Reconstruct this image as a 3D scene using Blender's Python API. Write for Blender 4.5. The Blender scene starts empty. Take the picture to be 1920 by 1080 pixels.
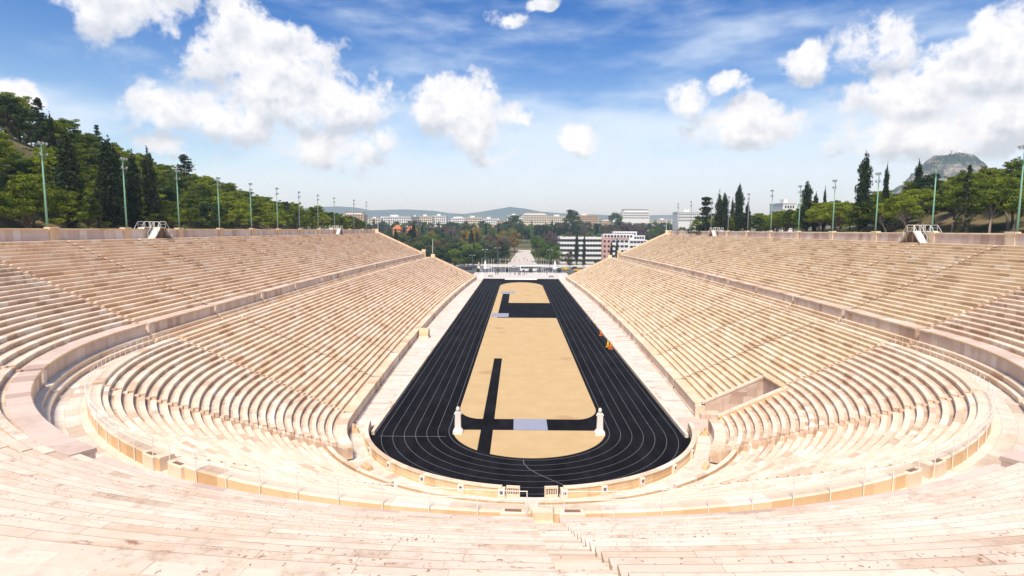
import bpy, math, random
import numpy as np
from mathutils import Matrix, Vector

random.seed(7)
rng = np.random.default_rng(11)
SC = bpy.context.scene
COL = SC.collection
PI = math.pi
rad = math.radians

# ------------------------------------------------------------------ camera, world, sun, exposure
cam_d = bpy.data.cameras.new('camera')
cam = bpy.data.objects.new('camera', cam_d)
COL.objects.link(cam)
cam_d.sensor_width = 36.0
cam_d.lens = 1088 / 1920 * 36.0
cam_d.clip_start = 0.1
cam_d.clip_end = 30000
cam.matrix_world = (Matrix.Translation((-1.30, 0, 22.1)) @ Matrix.Rotation(0.0105, 4, 'Z')
                    @ Matrix.Rotation(PI / 2 - 0.100, 4, 'X') @ Matrix.Rotation(0.005, 4, 'Z'))
SC.camera = cam

SUN_EL, SUN_AZ = rad(58), rad(-168)          # azimuth clockwise from +y
world = bpy.data.worlds.new('World')
SC.world = world
world.use_nodes = True


def N(nt, kind, **kw):
    n = nt.nodes.new(kind)
    for k, v in kw.items():
        setattr(n, k, v)
    return n


class G:
    """tiny node-expression helper"""
    def __init__(s, nt):
        s.nt = nt

    def set(s, sock, v):
        if isinstance(v, bpy.types.NodeSocket):
            s.nt.links.new(v, sock)
        else:
            sock.default_value = v

    def m(s, op, a, b=None, c=None, clamp=False):
        n = N(s.nt, 'ShaderNodeMath', operation=op, use_clamp=clamp)
        for i, v in enumerate((a, b, c)):
            if v is not None:
                s.set(n.inputs[i], v)
        return n.outputs[0]

    def vm(s, op, a, b=None, scale=None):
        n = N(s.nt, 'ShaderNodeVectorMath', operation=op)
        s.set(n.inputs[0], a)
        if b is not None:
            s.set(n.inputs[1], b)
        if scale is not None:
            s.set(n.inputs['Scale'], scale)
        return n.outputs['Value'] if op in ('DOT_PRODUCT', 'LENGTH') else n.outputs[0]

    def noise(s, vec, scale, detail=4, rough=0.5, lac=2.0):
        n = N(s.nt, 'ShaderNodeTexNoise')
        s.set(n.inputs['Vector'], vec)
        n.inputs['Scale'].default_value = scale
        n.inputs['Detail'].default_value = detail
        n.inputs['Roughness'].default_value = rough
        n.inputs['Lacunarity'].default_value = lac
        return n.outputs['Fac']

    def vor(s, vec, scale, feature='F1'):
        n = N(s.nt, 'ShaderNodeTexVoronoi', feature=feature)
        s.set(n.inputs['Vector'], vec)
        n.inputs['Scale'].default_value = scale
        return n.outputs['Distance']

    def smooth(s, v, a, b):
        n = N(s.nt, 'ShaderNodeMapRange', interpolation_type='SMOOTHSTEP')
        s.set(n.inputs[0], v)
        n.inputs[1].default_value = a
        n.inputs[2].default_value = b
        return n.outputs[0]

    def mix(s, f, a, b, blend='MIX'):
        n = N(s.nt, 'ShaderNodeMix', data_type='RGBA', blend_type=blend)
        s.set(n.inputs[0], f)
        for sock, v in ((n.inputs[6], a), (n.inputs[7], b)):
            s.set(sock, v if isinstance(v, bpy.types.NodeSocket) else (*v[:3], 1))
        return n.outputs[2]

    def sep(s, v):
        n = N(s.nt, 'ShaderNodeSeparateXYZ')
        s.set(n.inputs[0], v)
        return n.outputs

    def comb(s, x, y, z):
        n = N(s.nt, 'ShaderNodeCombineXYZ')
        for i, v in enumerate((x, y, z)):
            s.set(n.inputs[i], v)
        return n.outputs[0]

    def pos(s):
        return N(s.nt, 'ShaderNodeNewGeometry').outputs['Position']

    def obj(s):
        return N(s.nt, 'ShaderNodeTexCoord').outputs['Object']

    def attr(s, name):
        return N(s.nt, 'ShaderNodeAttribute', attribute_name=name).outputs['Fac']

    def orand(s):
        return N(s.nt, 'ShaderNodeObjectInfo').outputs['Random']


def build_world():
    nt = world.node_tree
    nt.nodes.clear()
    g = G(nt)
    out = N(nt, 'ShaderNodeOutputWorld')
    bg = N(nt, 'ShaderNodeBackground')
    nt.links.new(bg.outputs[0], out.inputs[0])
    sky = N(nt, 'ShaderNodeTexSky', sky_type='NISHITA')
    sky.sun_disc = False
    sky.sun_elevation = SUN_EL
    sky.sun_rotation = SUN_AZ
    sky.altitude = 100
    sky.air_density = 1.0
    sky.dust_density = 0.7
    sky.ozone_density = 2.2
    d = N(nt, 'ShaderNodeTexCoord').outputs['Generated']
    x, y, z = g.sep(d)
    az = g.m('ARCTAN2', x, y)
    # the cloud field seen ahead goes on round the horizon (mirrored every 1.7 rad)
    azf = g.m('SUBTRACT', g.m('PINGPONG', g.m('ADD', az, 0.85), 1.7), 0.85)
    el = g.m('ARCSINE', z)
    # domain warp
    w1 = g.noise(d, 9, 5, 0.55)
    w2 = g.noise(g.vm('ADD', d, (3.1, 1.7, 5.2)), 9, 5, 0.55)
    aw = g.m('ADD', azf, g.m('MULTIPLY', g.m('SUBTRACT', w1, 0.5), 0.12))
    ew = g.m('ADD', el, g.m('MULTIPLY', g.m('SUBTRACT', w2, 0.5), 0.07))

    def px(u, v):
        cx, cy = (u - 960) / 1088, -(v - 540) / 1088
        t = 0.100
        yy = math.cos(t) + cy * math.sin(t)
        zz = cy * math.cos(t) - math.sin(t)
        a = math.atan2(cx, yy) - 0.0105
        return a, math.atan2(zz, math.hypot(cx, yy))
    # (pixel centre, half width, half height, strength)
    C = [(225, 20, 100, 75, .95), (470, 105, 150, 75, 1.0), (560, 180, 175, 65, 1.05), (390, 215, 130, 50, .95), (450, 50, 60, 50, .8),
         (640, 195, 95, 55, .95), (335, 280, 70, 26, .55), (600, 275, 110, 50, .8), (720, 260, 40, 28, .7), (545, 140, 70, 60, .9),
         (850, 195, 85, 55, 1.0), (900, 240, 75, 60, 1.0), (955, 210, 55, 22, .8), (930, 290, 55, 25, .8),
         (1095, 268, 42, 26, .9), (1288, 185, 50, 38, .95), (1372, 162, 28, 22, .85), (1400, 240, 110, 48, 1.0),
         (1510, 105, 48, 38, .9), (1625, 85, 70, 52, 1.0), (1745, 75, 24, 12, .6), (1740, 175, 150, 55, .95), (1850, 110, 120, 80, 1.05),
         (1760, 240, 170, 50, .9), (1900, 200, 120, 70, .9), (945, 38, 48, 16, .7), (1010, 5, 30, 12, .6), (20, 190, 40, 30, .8),
         (1300, -120, 260, 60, .8), (300, -160, 300, 70, .9), (900, -330, 300, 90, .8)]
    def cover(ev):
        cov = None
        for (u, v, hw, hh, st) in C:
            a, e = px(u, v)
            da = g.m('MULTIPLY', g.m('SUBTRACT', aw, a), 1088 / (hw * 0.92))
            de = g.m('MULTIPLY', g.m('SUBTRACT', ev, e), 1088 / (hh * 0.92))
            q = g.m('ADD', g.m('MULTIPLY', da, da), g.m('MULTIPLY', de, de))
            f = g.m('MULTIPLY', g.m('SUBTRACT', 1.05, q), st)
            cov = f if cov is None else g.m('SMOOTH_MAX', cov, f, 0.2)
        return g.m('MAXIMUM', cov, -1.0)

    cov = cover(ew)
    cov_up = cover(g.m('ADD', ew, 0.028))
    fb = g.noise(d, 15, 12, 0.60)
    fb2 = g.noise(g.vm('ADD', d, (0.007, 0.002, -0.020)), 15, 12, 0.60)
    fine = g.noise(d, 60, 6, 0.62)
    dens = g.m('ADD', g.m('MULTIPLY', cov, 0.85), g.m('MULTIPLY', g.m('SUBTRACT', fb, 0.5), 3.6))
    dens = g.m('ADD', dens, g.m('MULTIPLY', g.m('SUBTRACT', fine, 0.5), 0.5))
    alpha = g.smooth(dens, -0.08, 0.72)
    # thin high veil, thicker towards the horizon
    veil = g.noise(g.vm('MULTIPLY', d, (1.0, 1.0, 3.4)), 4.2, 6, 0.55)
    hz = g.smooth(el, 0.30, 0.0)
    va = g.m('MULTIPLY', g.smooth(g.m('ADD', veil, g.m('ADD', g.m('MULTIPLY', hz, 0.40), g.m('MULTIPLY', azf, 0.10))), 0.44, 0.82), 0.80)
    # cloud colour: lit tops, greyer where thick and towards the base
    lit = g.m('SUBTRACT', fb, fb2)
    sh = g.m('ADD', g.m('ADD', 0.86, g.m('MULTIPLY', lit, -1.9)), g.m('MULTIPLY', g.m('SUBTRACT', cov, cov_up), 0.10))
    sh = g.m('SUBTRACT', sh, g.m('MULTIPLY', g.m('MAXIMUM', g.m('SUBTRACT', cov_up, cov), 0.0), 0.75))
    core = g.smooth(dens, 0.7, 2.0)
    big = g.noise(d, 6, 3, 0.5)
    sh = g.m('SUBTRACT', sh, g.m('MULTIPLY', g.m('MULTIPLY', core, g.smooth(big, 0.40, 0.62)), 0.34))
    sh = g.m('MINIMUM', g.m('MAXIMUM', sh, 0.36), 1.0)
    ccol = g.mix(sh, (2.4, 2.8, 3.5), (6.3, 6.3, 6.4))
    skyc = g.mix(g.smooth(el, 0.05, 0.38), sky.outputs[0], g.mix(1.0, sky.outputs[0], (0.13, 0.42, 0.80), 'MULTIPLY'))
    skyc = g.mix(va, skyc, (4.9, 5.6, 6.4))
    col = g.mix(g.m('MULTIPLY', alpha, 0.96), skyc, ccol)
    nt.links.new(col, bg.inputs[0])
    bg.inputs[1].default_value = 0.096


build_world()
sun_d = bpy.data.lights.new('sun', 'SUN')
sun_d.energy = 2.9
sun_d.angle = rad(14)
sun_d.color = (1.0, 0.90, 0.76)
sun = bpy.data.objects.new('sun', sun_d)
COL.objects.link(sun)
sdir = Vector((math.sin(SUN_AZ) * math.cos(SUN_EL), math.cos(SUN_AZ) * math.cos(SUN_EL), math.sin(SUN_EL)))
sun.rotation_euler = sdir.to_track_quat('Z', 'Y').to_euler()
sun.location = (0, 0, 200)

SC.view_settings.view_transform = 'Standard'
SC.view_settings.look = 'None'
SC.view_settings.exposure = 0.88
SC.view_settings.gamma = 1.0
SC.view_settings.use_curve_mapping = False
SC.render.engine = 'CYCLES'
SC.cycles.max_bounces = 6
SC.cycles.diffuse_bounces = 3
SC.cycles.transparent_max_bounces = 6
SC.cycles.use_denoising = True
SC.cycles.volume_bounces = 1


# ------------------------------------------------------------------ materials
MAT = {}


def new_mat(name):
    m = bpy.data.materials.new(name)
    m.use_nodes = True
    nt = m.node_tree
    b = nt.nodes['Principled BSDF']
    b.inputs['Specular IOR Level'].default_value = 0.25
    b.inputs['Roughness'].default_value = 0.75
    MAT[name] = m
    return m, nt, b, G(nt)


def plain(name, col, rough=0.7, metal=0.0, var=0.08, scale=3.0):
    m, nt, b, g = new_mat(name)
    n = g.noise(g.obj(), scale, 5, 0.6)
    k = g.m('ADD', 1 - var, g.m('MULTIPLY', n, 2 * var))
    c = g.mix(1.0, col, g.comb(k, k, k), 'MULTIPLY')
    nt.links.new(c, b.inputs['Base Color'])
    b.inputs['Roughness'].default_value = rough
    b.inputs['Metallic'].default_value = metal
    return m


def marble(name, lo, hi, stain=(0.27, 0.15, 0.085), amount=0.35, spots=0.0, bump=0.25, white=0.28):
    m, nt, b, g = new_mat(name)
    p = g.pos()
    tone = g.attr('tone')
    c = g.mix(tone, lo, hi)
    c = g.mix(g.m('MULTIPLY', g.smooth(tone, 0.88, 0.93), white), c, (0.84, 0.79, 0.72))
    c = g.mix(g.m('MULTIPLY', g.smooth(tone, 0.10, 0.05), 0.55), c, (lo[0] * 0.72, lo[1] * 0.64, lo[2] * 0.58))
    # veins / weather blotches
    n1 = g.noise(p, 0.55, 6, 0.62)
    c = g.mix(g.m('MULTIPLY', g.smooth(n1, 0.45, 0.75), 0.45), c, (lo[0] * 0.93, lo[1] * 0.84, lo[2] * 0.74))
    n2 = g.noise(p, 3.1, 6, 0.7)
    c = g.mix(g.m('MULTIPLY', g.smooth(n2, 0.52, 0.80), 0.30), c, (0.72, 0.66, 0.60))
    # brown iron stains in patches
    n3 = g.noise(g.vm('MULTIPLY', p, (1, 1, 0.4)), 1.3, 7, 0.7)
    n4 = g.noise(p, 0.12, 3, 0.5)
    st = g.m('MULTIPLY', g.smooth(g.m('ADD', n3, g.m('MULTIPLY', n4, 0.35)), 0.68, 0.92), amount)
    c = g.mix(st, c, stain)
    if spots:
        # pits and rust streaks run along the rows: polar coordinates about the centre of the curve
        px_, py_, pz_ = g.sep(p)
        dy_ = g.m('SUBTRACT', 62.9, py_)
        ra_ = g.m('SQRT', g.m('ADD', g.m('MULTIPLY', px_, px_), g.m('MULTIPLY', dy_, dy_)))
        an_ = g.m('MULTIPLY', g.m('ARCTAN2', px_, dy_), 48.0)
        pol = g.comb(ra_, g.m('MULTIPLY', an_, 0.30), 0.0)
        cl = g.smooth(g.noise(pol, 0.75, 4, 0.6), 0.44, 0.58)
        gs = g.m('MULTIPLY', g.smooth(g.noise(pol, 1.1, 5, 0.6), 0.55, 0.75), 0.40)
        c = g.mix(gs, c, (0.50, 0.41, 0.38))
        br = g.m('MULTIPLY', g.smooth(g.noise(g.vm('ADD', pol, (7.0, 3.0, 0.0)), 0.6, 7, 0.7), 0.50, 0.72), 0.6)
        c = g.mix(br, c, (0.52, 0.33, 0.20))
        v = g.vor(g.vm('ADD', p, g.vm('SCALE', g.comb(g.noise(p, 6), g.noise(p, 7), g.noise(p, 8)), scale=0.25)), 7.0)
        sp = g.m('MULTIPLY', g.smooth(v, 0.26, 0.14), cl)
        sp2 = g.m('MULTIPLY', g.smooth(g.noise(pol, 5.0, 7, 0.8), 0.53, 0.62), g.smooth(g.noise(pol, 0.8, 3, 0.5), 0.55, 0.64))
        c = g.mix(g.m('MULTIPLY', g.m('MAXIMUM', sp, sp2), spots), c, (0.30, 0.135, 0.070))
    nt.links.new(c, b.inputs['Base Color'])
    b.inputs['Roughness'].default_value = 0.62
    bp = N(nt, 'ShaderNodeBump')
    bp.inputs['Strength'].default_value = bump
    bp.inputs['Distance'].default_value = 0.03
    nt.links.new(g.noise(p, 7, 6, 0.65), bp.inputs['Height'])
    nt.links.new(bp.outputs[0], b.inputs['Normal'])
    return m


marble('marble_left', (0.76, 0.540, 0.350), (0.89, 0.700, 0.500), amount=0.5)
marble('marble_right', (0.73, 0.560, 0.360), (0.86, 0.710, 0.505), amount=0.45)
marble('marble_curve', (0.75, 0.585, 0.425), (0.87, 0.735, 0.580))
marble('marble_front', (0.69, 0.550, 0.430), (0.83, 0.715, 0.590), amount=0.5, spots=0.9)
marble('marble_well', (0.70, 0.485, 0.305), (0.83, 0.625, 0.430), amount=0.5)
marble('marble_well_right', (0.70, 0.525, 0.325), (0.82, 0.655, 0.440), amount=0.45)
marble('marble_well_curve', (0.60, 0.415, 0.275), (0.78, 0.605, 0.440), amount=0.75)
marble('marble_aisle_shade', (0.33, 0.215, 0.130), (0.52, 0.360, 0.235), amount=0.8)  # dark steps: the shade between the seat ends put into the colour
marble('marble_wall', (0.58, 0.420, 0.325), (0.75, 0.615, 0.510), amount=0.30)
marble('marble_honey', (0.68, 0.460, 0.250), (0.80, 0.590, 0.370), amount=0.35, white=0.0)
marble('marble_pink', (0.60, 0.455, 0.380), (0.74, 0.600, 0.505), amount=0.3)
marble('marble_pave', (0.69, 0.585, 0.475), (0.81, 0.725, 0.625), amount=0.32, spots=0.25)
marble('marble_white', (0.84, 0.800, 0.740), (0.88, 0.850, 0.800), amount=0.06)


def mat_track():
    m, nt, b, g = new_mat('track_rubber')
    p = g.pos()
    n = g.noise(g.vm('MULTIPLY', p, (1, 0.25, 1)), 0.5, 7, 0.65)
    n2 = g.noise(p, 40, 3, 0.6)
    c = g.mix(g.smooth(n, 0.35, 0.75), (0.006, 0.0055, 0.007), (0.016, 0.015, 0.019))
    c = g.mix(g.m('MULTIPLY', g.smooth(n2, 0.6, 0.8), 0.35), c, (0.026, 0.026, 0.029))
    nt.links.new(c, b.inputs['Base Color'])
    b.inputs['Roughness'].default_value = 0.9
    b.inputs['Specular IOR Level'].default_value = 0.04


def mat_sand():
    m, nt, b, g = new_mat('sand')
    p = g.pos()
    n = g.noise(p, 0.35, 7, 0.62)
    n2 = g.noise(g.vm('MULTIPLY', p, (0.35, 2.2, 1)), 0.8, 6, 0.65)
    n3 = g.noise(p, 22, 4, 0.6)
    c = g.mix(g.smooth(n, 0.3, 0.72), (0.52, 0.355, 0.170), (0.575, 0.405, 0.205))
    c = g.mix(g.m('MULTIPLY', g.smooth(n2, 0.5, 0.78), 0.35), c, (0.45, 0.300, 0.140))
    c = g.mix(g.m('MULTIPLY', n3, 0.25), c, (0.64, 0.46, 0.26))
    sc = g.smooth(g.vor(g.vm('ADD', p, g.vm('SCALE', g.comb(n, n2, n3), scale=4.0)), 0.11), 0.22, 0.05)
    c = g.mix(g.m('MULTIPLY', sc, 0.5), c, (0.36, 0.20, 0.10))
    nt.links.new(c, b.inputs['Base Color'])
    b.inputs['Roughness'].default_value = 0.95


def mat_ground():
    m, nt, b, g = new_mat('hill_ground')
    p = g.pos()
    n = g.noise(p, 0.06, 8, 0.65)
    n2 = g.noise(p, 0.7, 6, 0.65)
    c = g.mix(g.smooth(n, 0.40, 0.62), (0.060, 0.085, 0.022), (0.20, 0.145, 0.080))
    c = g.mix(g.smooth(n2, 0.55, 0.75), c, (0.29, 0.22, 0.145))
    nt.links.new(c, b.inputs['Base Color'])
    b.inputs['Roughness'].default_value = 0.95


def leaf(name, dark, light, var=0.25):
    m, nt, b, g = new_mat(name)
    tone = g.attr('tone')
    r = g.orand()
    f = g.m('ADD', g.m('MULTIPLY', tone, 0.75), g.m('MULTIPLY', g.m('SUBTRACT', r, 0.4), 0.6), clamp=True)
    c = g.mix(f, dark, light)
    nt.links.new(c, b.inputs['Base Color'])
    b.inputs['Roughness'].default_value = 0.7
    b.inputs['Specular IOR Level'].default_value = 0.15
    tr = N(nt, 'ShaderNodeBsdfTranslucent')
    nt.links.new(g.mix(1.0, c, (1.2, 1.25, 0.6), 'MULTIPLY'), tr.inputs[0])
    mx = N(nt, 'ShaderNodeMixShader')
    mx.inputs[0].default_value = var
    nt.links.new(b.outputs[0], mx.inputs[1])
    nt.links.new(tr.outputs[0], mx.inputs[2])
    nt.links.new(mx.outputs[0], nt.nodes['Material Output'].inputs[0])


mat_track()
mat_sand()
mat_ground()
leaf('leaf_pine', (0.055, 0.092, 0.012), (0.330, 0.370, 0.035), 0.42)
leaf('leaf_cypress', (0.020, 0.033, 0.013), (0.050, 0.072, 0.024), 0.15)
leaf('leaf_dark', (0.030, 0.058, 0.018), (0.125, 0.165, 0.045))
leaf('leaf_green', (0.070, 0.125, 0.022), (0.210, 0.275, 0.045), 0.35)
leaf('leaf_olive', (0.075, 0.080, 0.040), (0.150, 0.145, 0.075))
leaf('leaf_yellow', (0.240, 0.160, 0.030), (0.430, 0.300, 0.060))
leaf('leaf_brown', (0.120, 0.075, 0.045), (0.230, 0.145, 0.085))
leaf('leaf_mauve', (0.130, 0.085, 0.085), (0.230, 0.160, 0.150))
plain('bark', (0.17, 0.125, 0.095), 0.9, var=0.3)
plain('bark_pale', (0.33, 0.275, 0.225), 0.9, var=0.3)
plain('line_paint', (0.17, 0.17, 0.18), 0.7, var=0.25, scale=1.2)
plain('mat_grey', (0.30, 0.315, 0.40), 0.8, var=0.12)
plain('mast_green', (0.22, 0.42, 0.30), 0.5)
plain('mast_grey', (0.22, 0.25, 0.27), 0.5)
plain('lamp_glass', (0.50, 0.53, 0.55), 0.25)
plain('lamp_body', (0.16, 0.17, 0.18), 0.5)
plain('white_paint', (0.74, 0.72, 0.66), 0.6, var=0.06)
plain('timber_brown', (0.24, 0.145, 0.09), 0.8, var=0.2)
plain('rail_metal', (0.88, 0.82, 0.74), 0.45)
plain('orange_plastic', (0.78, 0.20, 0.025), 0.5)
plain('yellow_plastic', (0.82, 0.48, 0.04), 0.5)
plain('dark_void', (0.035, 0.024, 0.018), 0.9)
plain('tablet_dark', (0.16, 0.15, 0.15), 0.6)
plain('asphalt', (0.115, 0.115, 0.125), 0.9, var=0.15, scale=0.4)
plain('plaza_paving', (0.60, 0.56, 0.50), 0.8, var=0.12, scale=0.5)
plain('path_gravel', (0.56, 0.50, 0.44), 0.9, var=0.12, scale=0.2)
plain('wall_white', (0.74, 0.73, 0.71), 0.8, var=0.05)
plain('wall_cream', (0.66, 0.58, 0.46), 0.8, var=0.06)
plain('wall_tan', (0.52, 0.37, 0.24), 0.8, var=0.08)
plain('wall_pink', (0.55, 0.34, 0.30), 0.8, var=0.08)
plain('wall_orange', (0.62, 0.30, 0.15), 0.8, var=0.1)
plain('roof_tile', (0.48, 0.17, 0.075), 0.85, var=0.2)
plain('roof_grey', (0.30, 0.30, 0.30), 0.85, var=0.1)
plain('window_dark', (0.035, 0.045, 0.055), 0.15)
plain('car_yellow', (0.75, 0.48, 0.02), 0.3)
plain('car_dark', (0.03, 0.035, 0.05), 0.3)
plain('car_silver', (0.55, 0.56, 0.58), 0.3)
plain('car_white', (0.80, 0.80, 0.80), 0.3)
plain('tyre_rubber', (0.02, 0.02, 0.02), 0.9)
plain('skin', (0.52, 0.33, 0.24), 0.6)
plain('hair_dark', (0.03, 0.022, 0.018), 0.7)
plain('cloth_dark', (0.025, 0.027, 0.035), 0.9)
plain('cloth_navy', (0.03, 0.04, 0.09), 0.9)
plain('cloth_red', (0.30, 0.05, 0.04), 0.9)
plain('cloth_grey', (0.20, 0.20, 0.20), 0.9)
plain('flag_white', (0.82, 0.82, 0.82), 0.9)


def mat_rock(name, a, b_, green, s=0.012):
    m, nt, b, g = new_mat(name)
    p = g.pos()
    n = g.noise(p, s, 8, 0.68)
    n2 = g.noise(g.vm('MULTIPLY', p, (1, 1, 2.5)), s * 3.3, 7, 0.7)
    c = g.mix(g.smooth(n2, 0.40, 0.62), a, b_)
    c = g.mix(g.smooth(n, 0.40, 0.55), c, green)
    nt.links.new(c, b.inputs['Base Color'])
    b.inputs['Roughness'].default_value = 0.95


mat_rock('rock_hill', (0.36, 0.31, 0.27), (0.15, 0.14, 0.12), (0.050, 0.066, 0.045), 0.022)
mat_rock('far_hill', (0.16, 0.16, 0.13), (0.11, 0.12, 0.09), (0.06, 0.08, 0.05), 0.0012)


# ------------------------------------------------------------------ object helpers
def mesh_obj(name, verts, faces, mats, parent=None, fmat=None, tone=None, smooth=False):
    me = bpy.data.meshes.new(name)
    me.from_pydata([tuple(map(float, v)) for v in verts], [], faces)
    if isinstance(mats, str):
        mats = [mats]
    for mm in mats:
        me.materials.append(MAT[mm])
    if fmat is not None:
        me.polygons.foreach_set('material_index', np.array(fmat, dtype=np.int32))
    a = me.attributes.new('tone', 'FLOAT', 'FACE')
    if tone is None:
        tone = np.full(len(me.polygons), 0.5)
    a.data.foreach_set('value', np.array(tone, dtype=np.float32))
    if smooth:
        me.polygons.foreach_set('use_smooth', np.ones(len(me.polygons), dtype=bool))
    me.update()
    o = bpy.data.objects.new(name, me)
    COL.objects.link(o)
    if parent:
        o.parent = parent
    return o


def empty(name, loc=(0, 0, 0), rz=0):
    o = bpy.data.objects.new(name, None)
    COL.objects.link(o)
    o.location = loc
    o.rotation_euler = (0, 0, rz)
    o.empty_display_size = 0.3
    return o


def tag(o, label, cat, group=None):
    o['label'] = label
    o['category'] = cat
    if group:
        o['group'] = group
    return o


def thing(name, label, cat, loc=(0, 0, 0), rz=0, group=None):
    return tag(empty(name, loc, rz), label, cat, group)


def struct(o, label=None):
    o['kind'] = 'structure'
    if label:
        o['label'] = label
    return o


def copy_tree(o, parent=None):
    c = o.copy()
    COL.objects.link(c)
    c.parent = parent
    for ch in o.children:
        copy_tree(ch, c)
    return c


class MB:
    """mesh collector: boxes, bars, tubes, lathes"""
    def __init__(s):
        s.v, s.f, s.m = [], [], []

    def add(s, vs, fs, mi=0):
        b = len(s.v)
        s.v += [tuple(q) for q in vs]
        s.f += [tuple(b + i for i in f) for f in fs]
        s.m += [mi] * len(fs)
        return s

    def box(s, x0, x1, y0, y1, z0, z1, mi=0, bev=0.0):
        if bev:
            e = bev
            vs = [(x0, y0, z0), (x1, y0, z0), (x1, y1, z0), (x0, y1, z0), (x0, y0, z1 - e), (x1, y0, z1 - e), (x1, y1, z1 - e), (x0, y1, z1 - e),
                  (x0 + e, y0 + e, z1), (x1 - e, y0 + e, z1), (x1 - e, y1 - e, z1), (x0 + e, y1 - e, z1)]
            fs = [(3, 2, 1, 0), (0, 1, 5, 4), (1, 2, 6, 5), (2, 3, 7, 6), (3, 0, 4, 7), (4, 5, 9, 8), (5, 6, 10, 9), (6, 7, 11, 10), (7, 4, 8, 11), (8, 9, 10, 11)]
            return s.add(vs, fs, mi)
        vs = [(x0, y0, z0), (x1, y0, z0), (x1, y1, z0), (x0, y1, z0), (x0, y0, z1), (x1, y0, z1), (x1, y1, z1), (x0, y1, z1)]
        return s.add(vs, [(3, 2, 1, 0), (4, 5, 6, 7), (0, 1, 5, 4), (1, 2, 6, 5), (2, 3, 7, 6), (3, 0, 4, 7)], mi)

    def tube(s, pts, rs, n=8, mi=0, caps=True):
        pts = [Vector(p) for p in pts]
        if not hasattr(rs, '__len__'):
            rs = [rs] * len(pts)
        vs, fs = [], []
        for i, p in enumerate(pts):
            d = (pts[min(i + 1, len(pts) - 1)] - pts[max(i - 1, 0)]).normalized()
            u = d.cross(Vector((0, 0, 1)) if abs(d.z) < 0.95 else Vector((1, 0, 0))).normalized()
            w = d.cross(u)
            for k in range(n):
                a = 2 * PI * k / n
                vs.append(p + (u * math.cos(a) + w * math.sin(a)) * rs[i])
        for i in range(len(pts) - 1):
            for k in range(n):
                k2 = (k + 1) % n
                fs.append((i * n + k, i * n + k2, (i + 1) * n + k2, (i + 1) * n + k))
        if caps:
            fs.append(tuple(range(n))[::-1])
            fs.append(tuple((len(pts) - 1) * n + k for k in range(n)))
        return s.add(vs, fs, mi)

    def lathe(s, prof, n=12, c=(0, 0), mi=0):
        vs, fs = [], []
        for r, z in prof:
            for k in range(n):
                a = 2 * PI * k / n
                vs.append((c[0] + r * math.cos(a), c[1] + r * math.sin(a), z))
        for i in range(len(prof) - 1):
            for k in range(n):
                k2 = (k + 1) % n
                fs.append((i * n + k, i * n + k2, (i + 1) * n + k2, (i + 1) * n + k))
        fs.append(tuple(range(n))[::-1])
        fs.append(tuple((len(prof) - 1) * n + k for k in range(n)))
        return s.add(vs, fs, mi)

    def build(s, name, mats, parent=None, smooth=False):
        return mesh_obj(name, s.v, s.f, mats, parent, s.m, None, smooth)


# ------------------------------------------------------------------ stadium plan
D = 62.9            # centre of the curved end
YE = 252.5          # far end of the stands
W = 16.675


def bow(y):
    return max(0.0, 2.4 * (1 - ((y - 157) / 95.0) ** 2))


def P(zone, s, R):
    if zone == 'L':
        return (-(R + bow(s)), s)
    if zone == 'R':
        return (R + bow(s), s)
    return (R * math.sin(s), D - R * math.cos(s))


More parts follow.
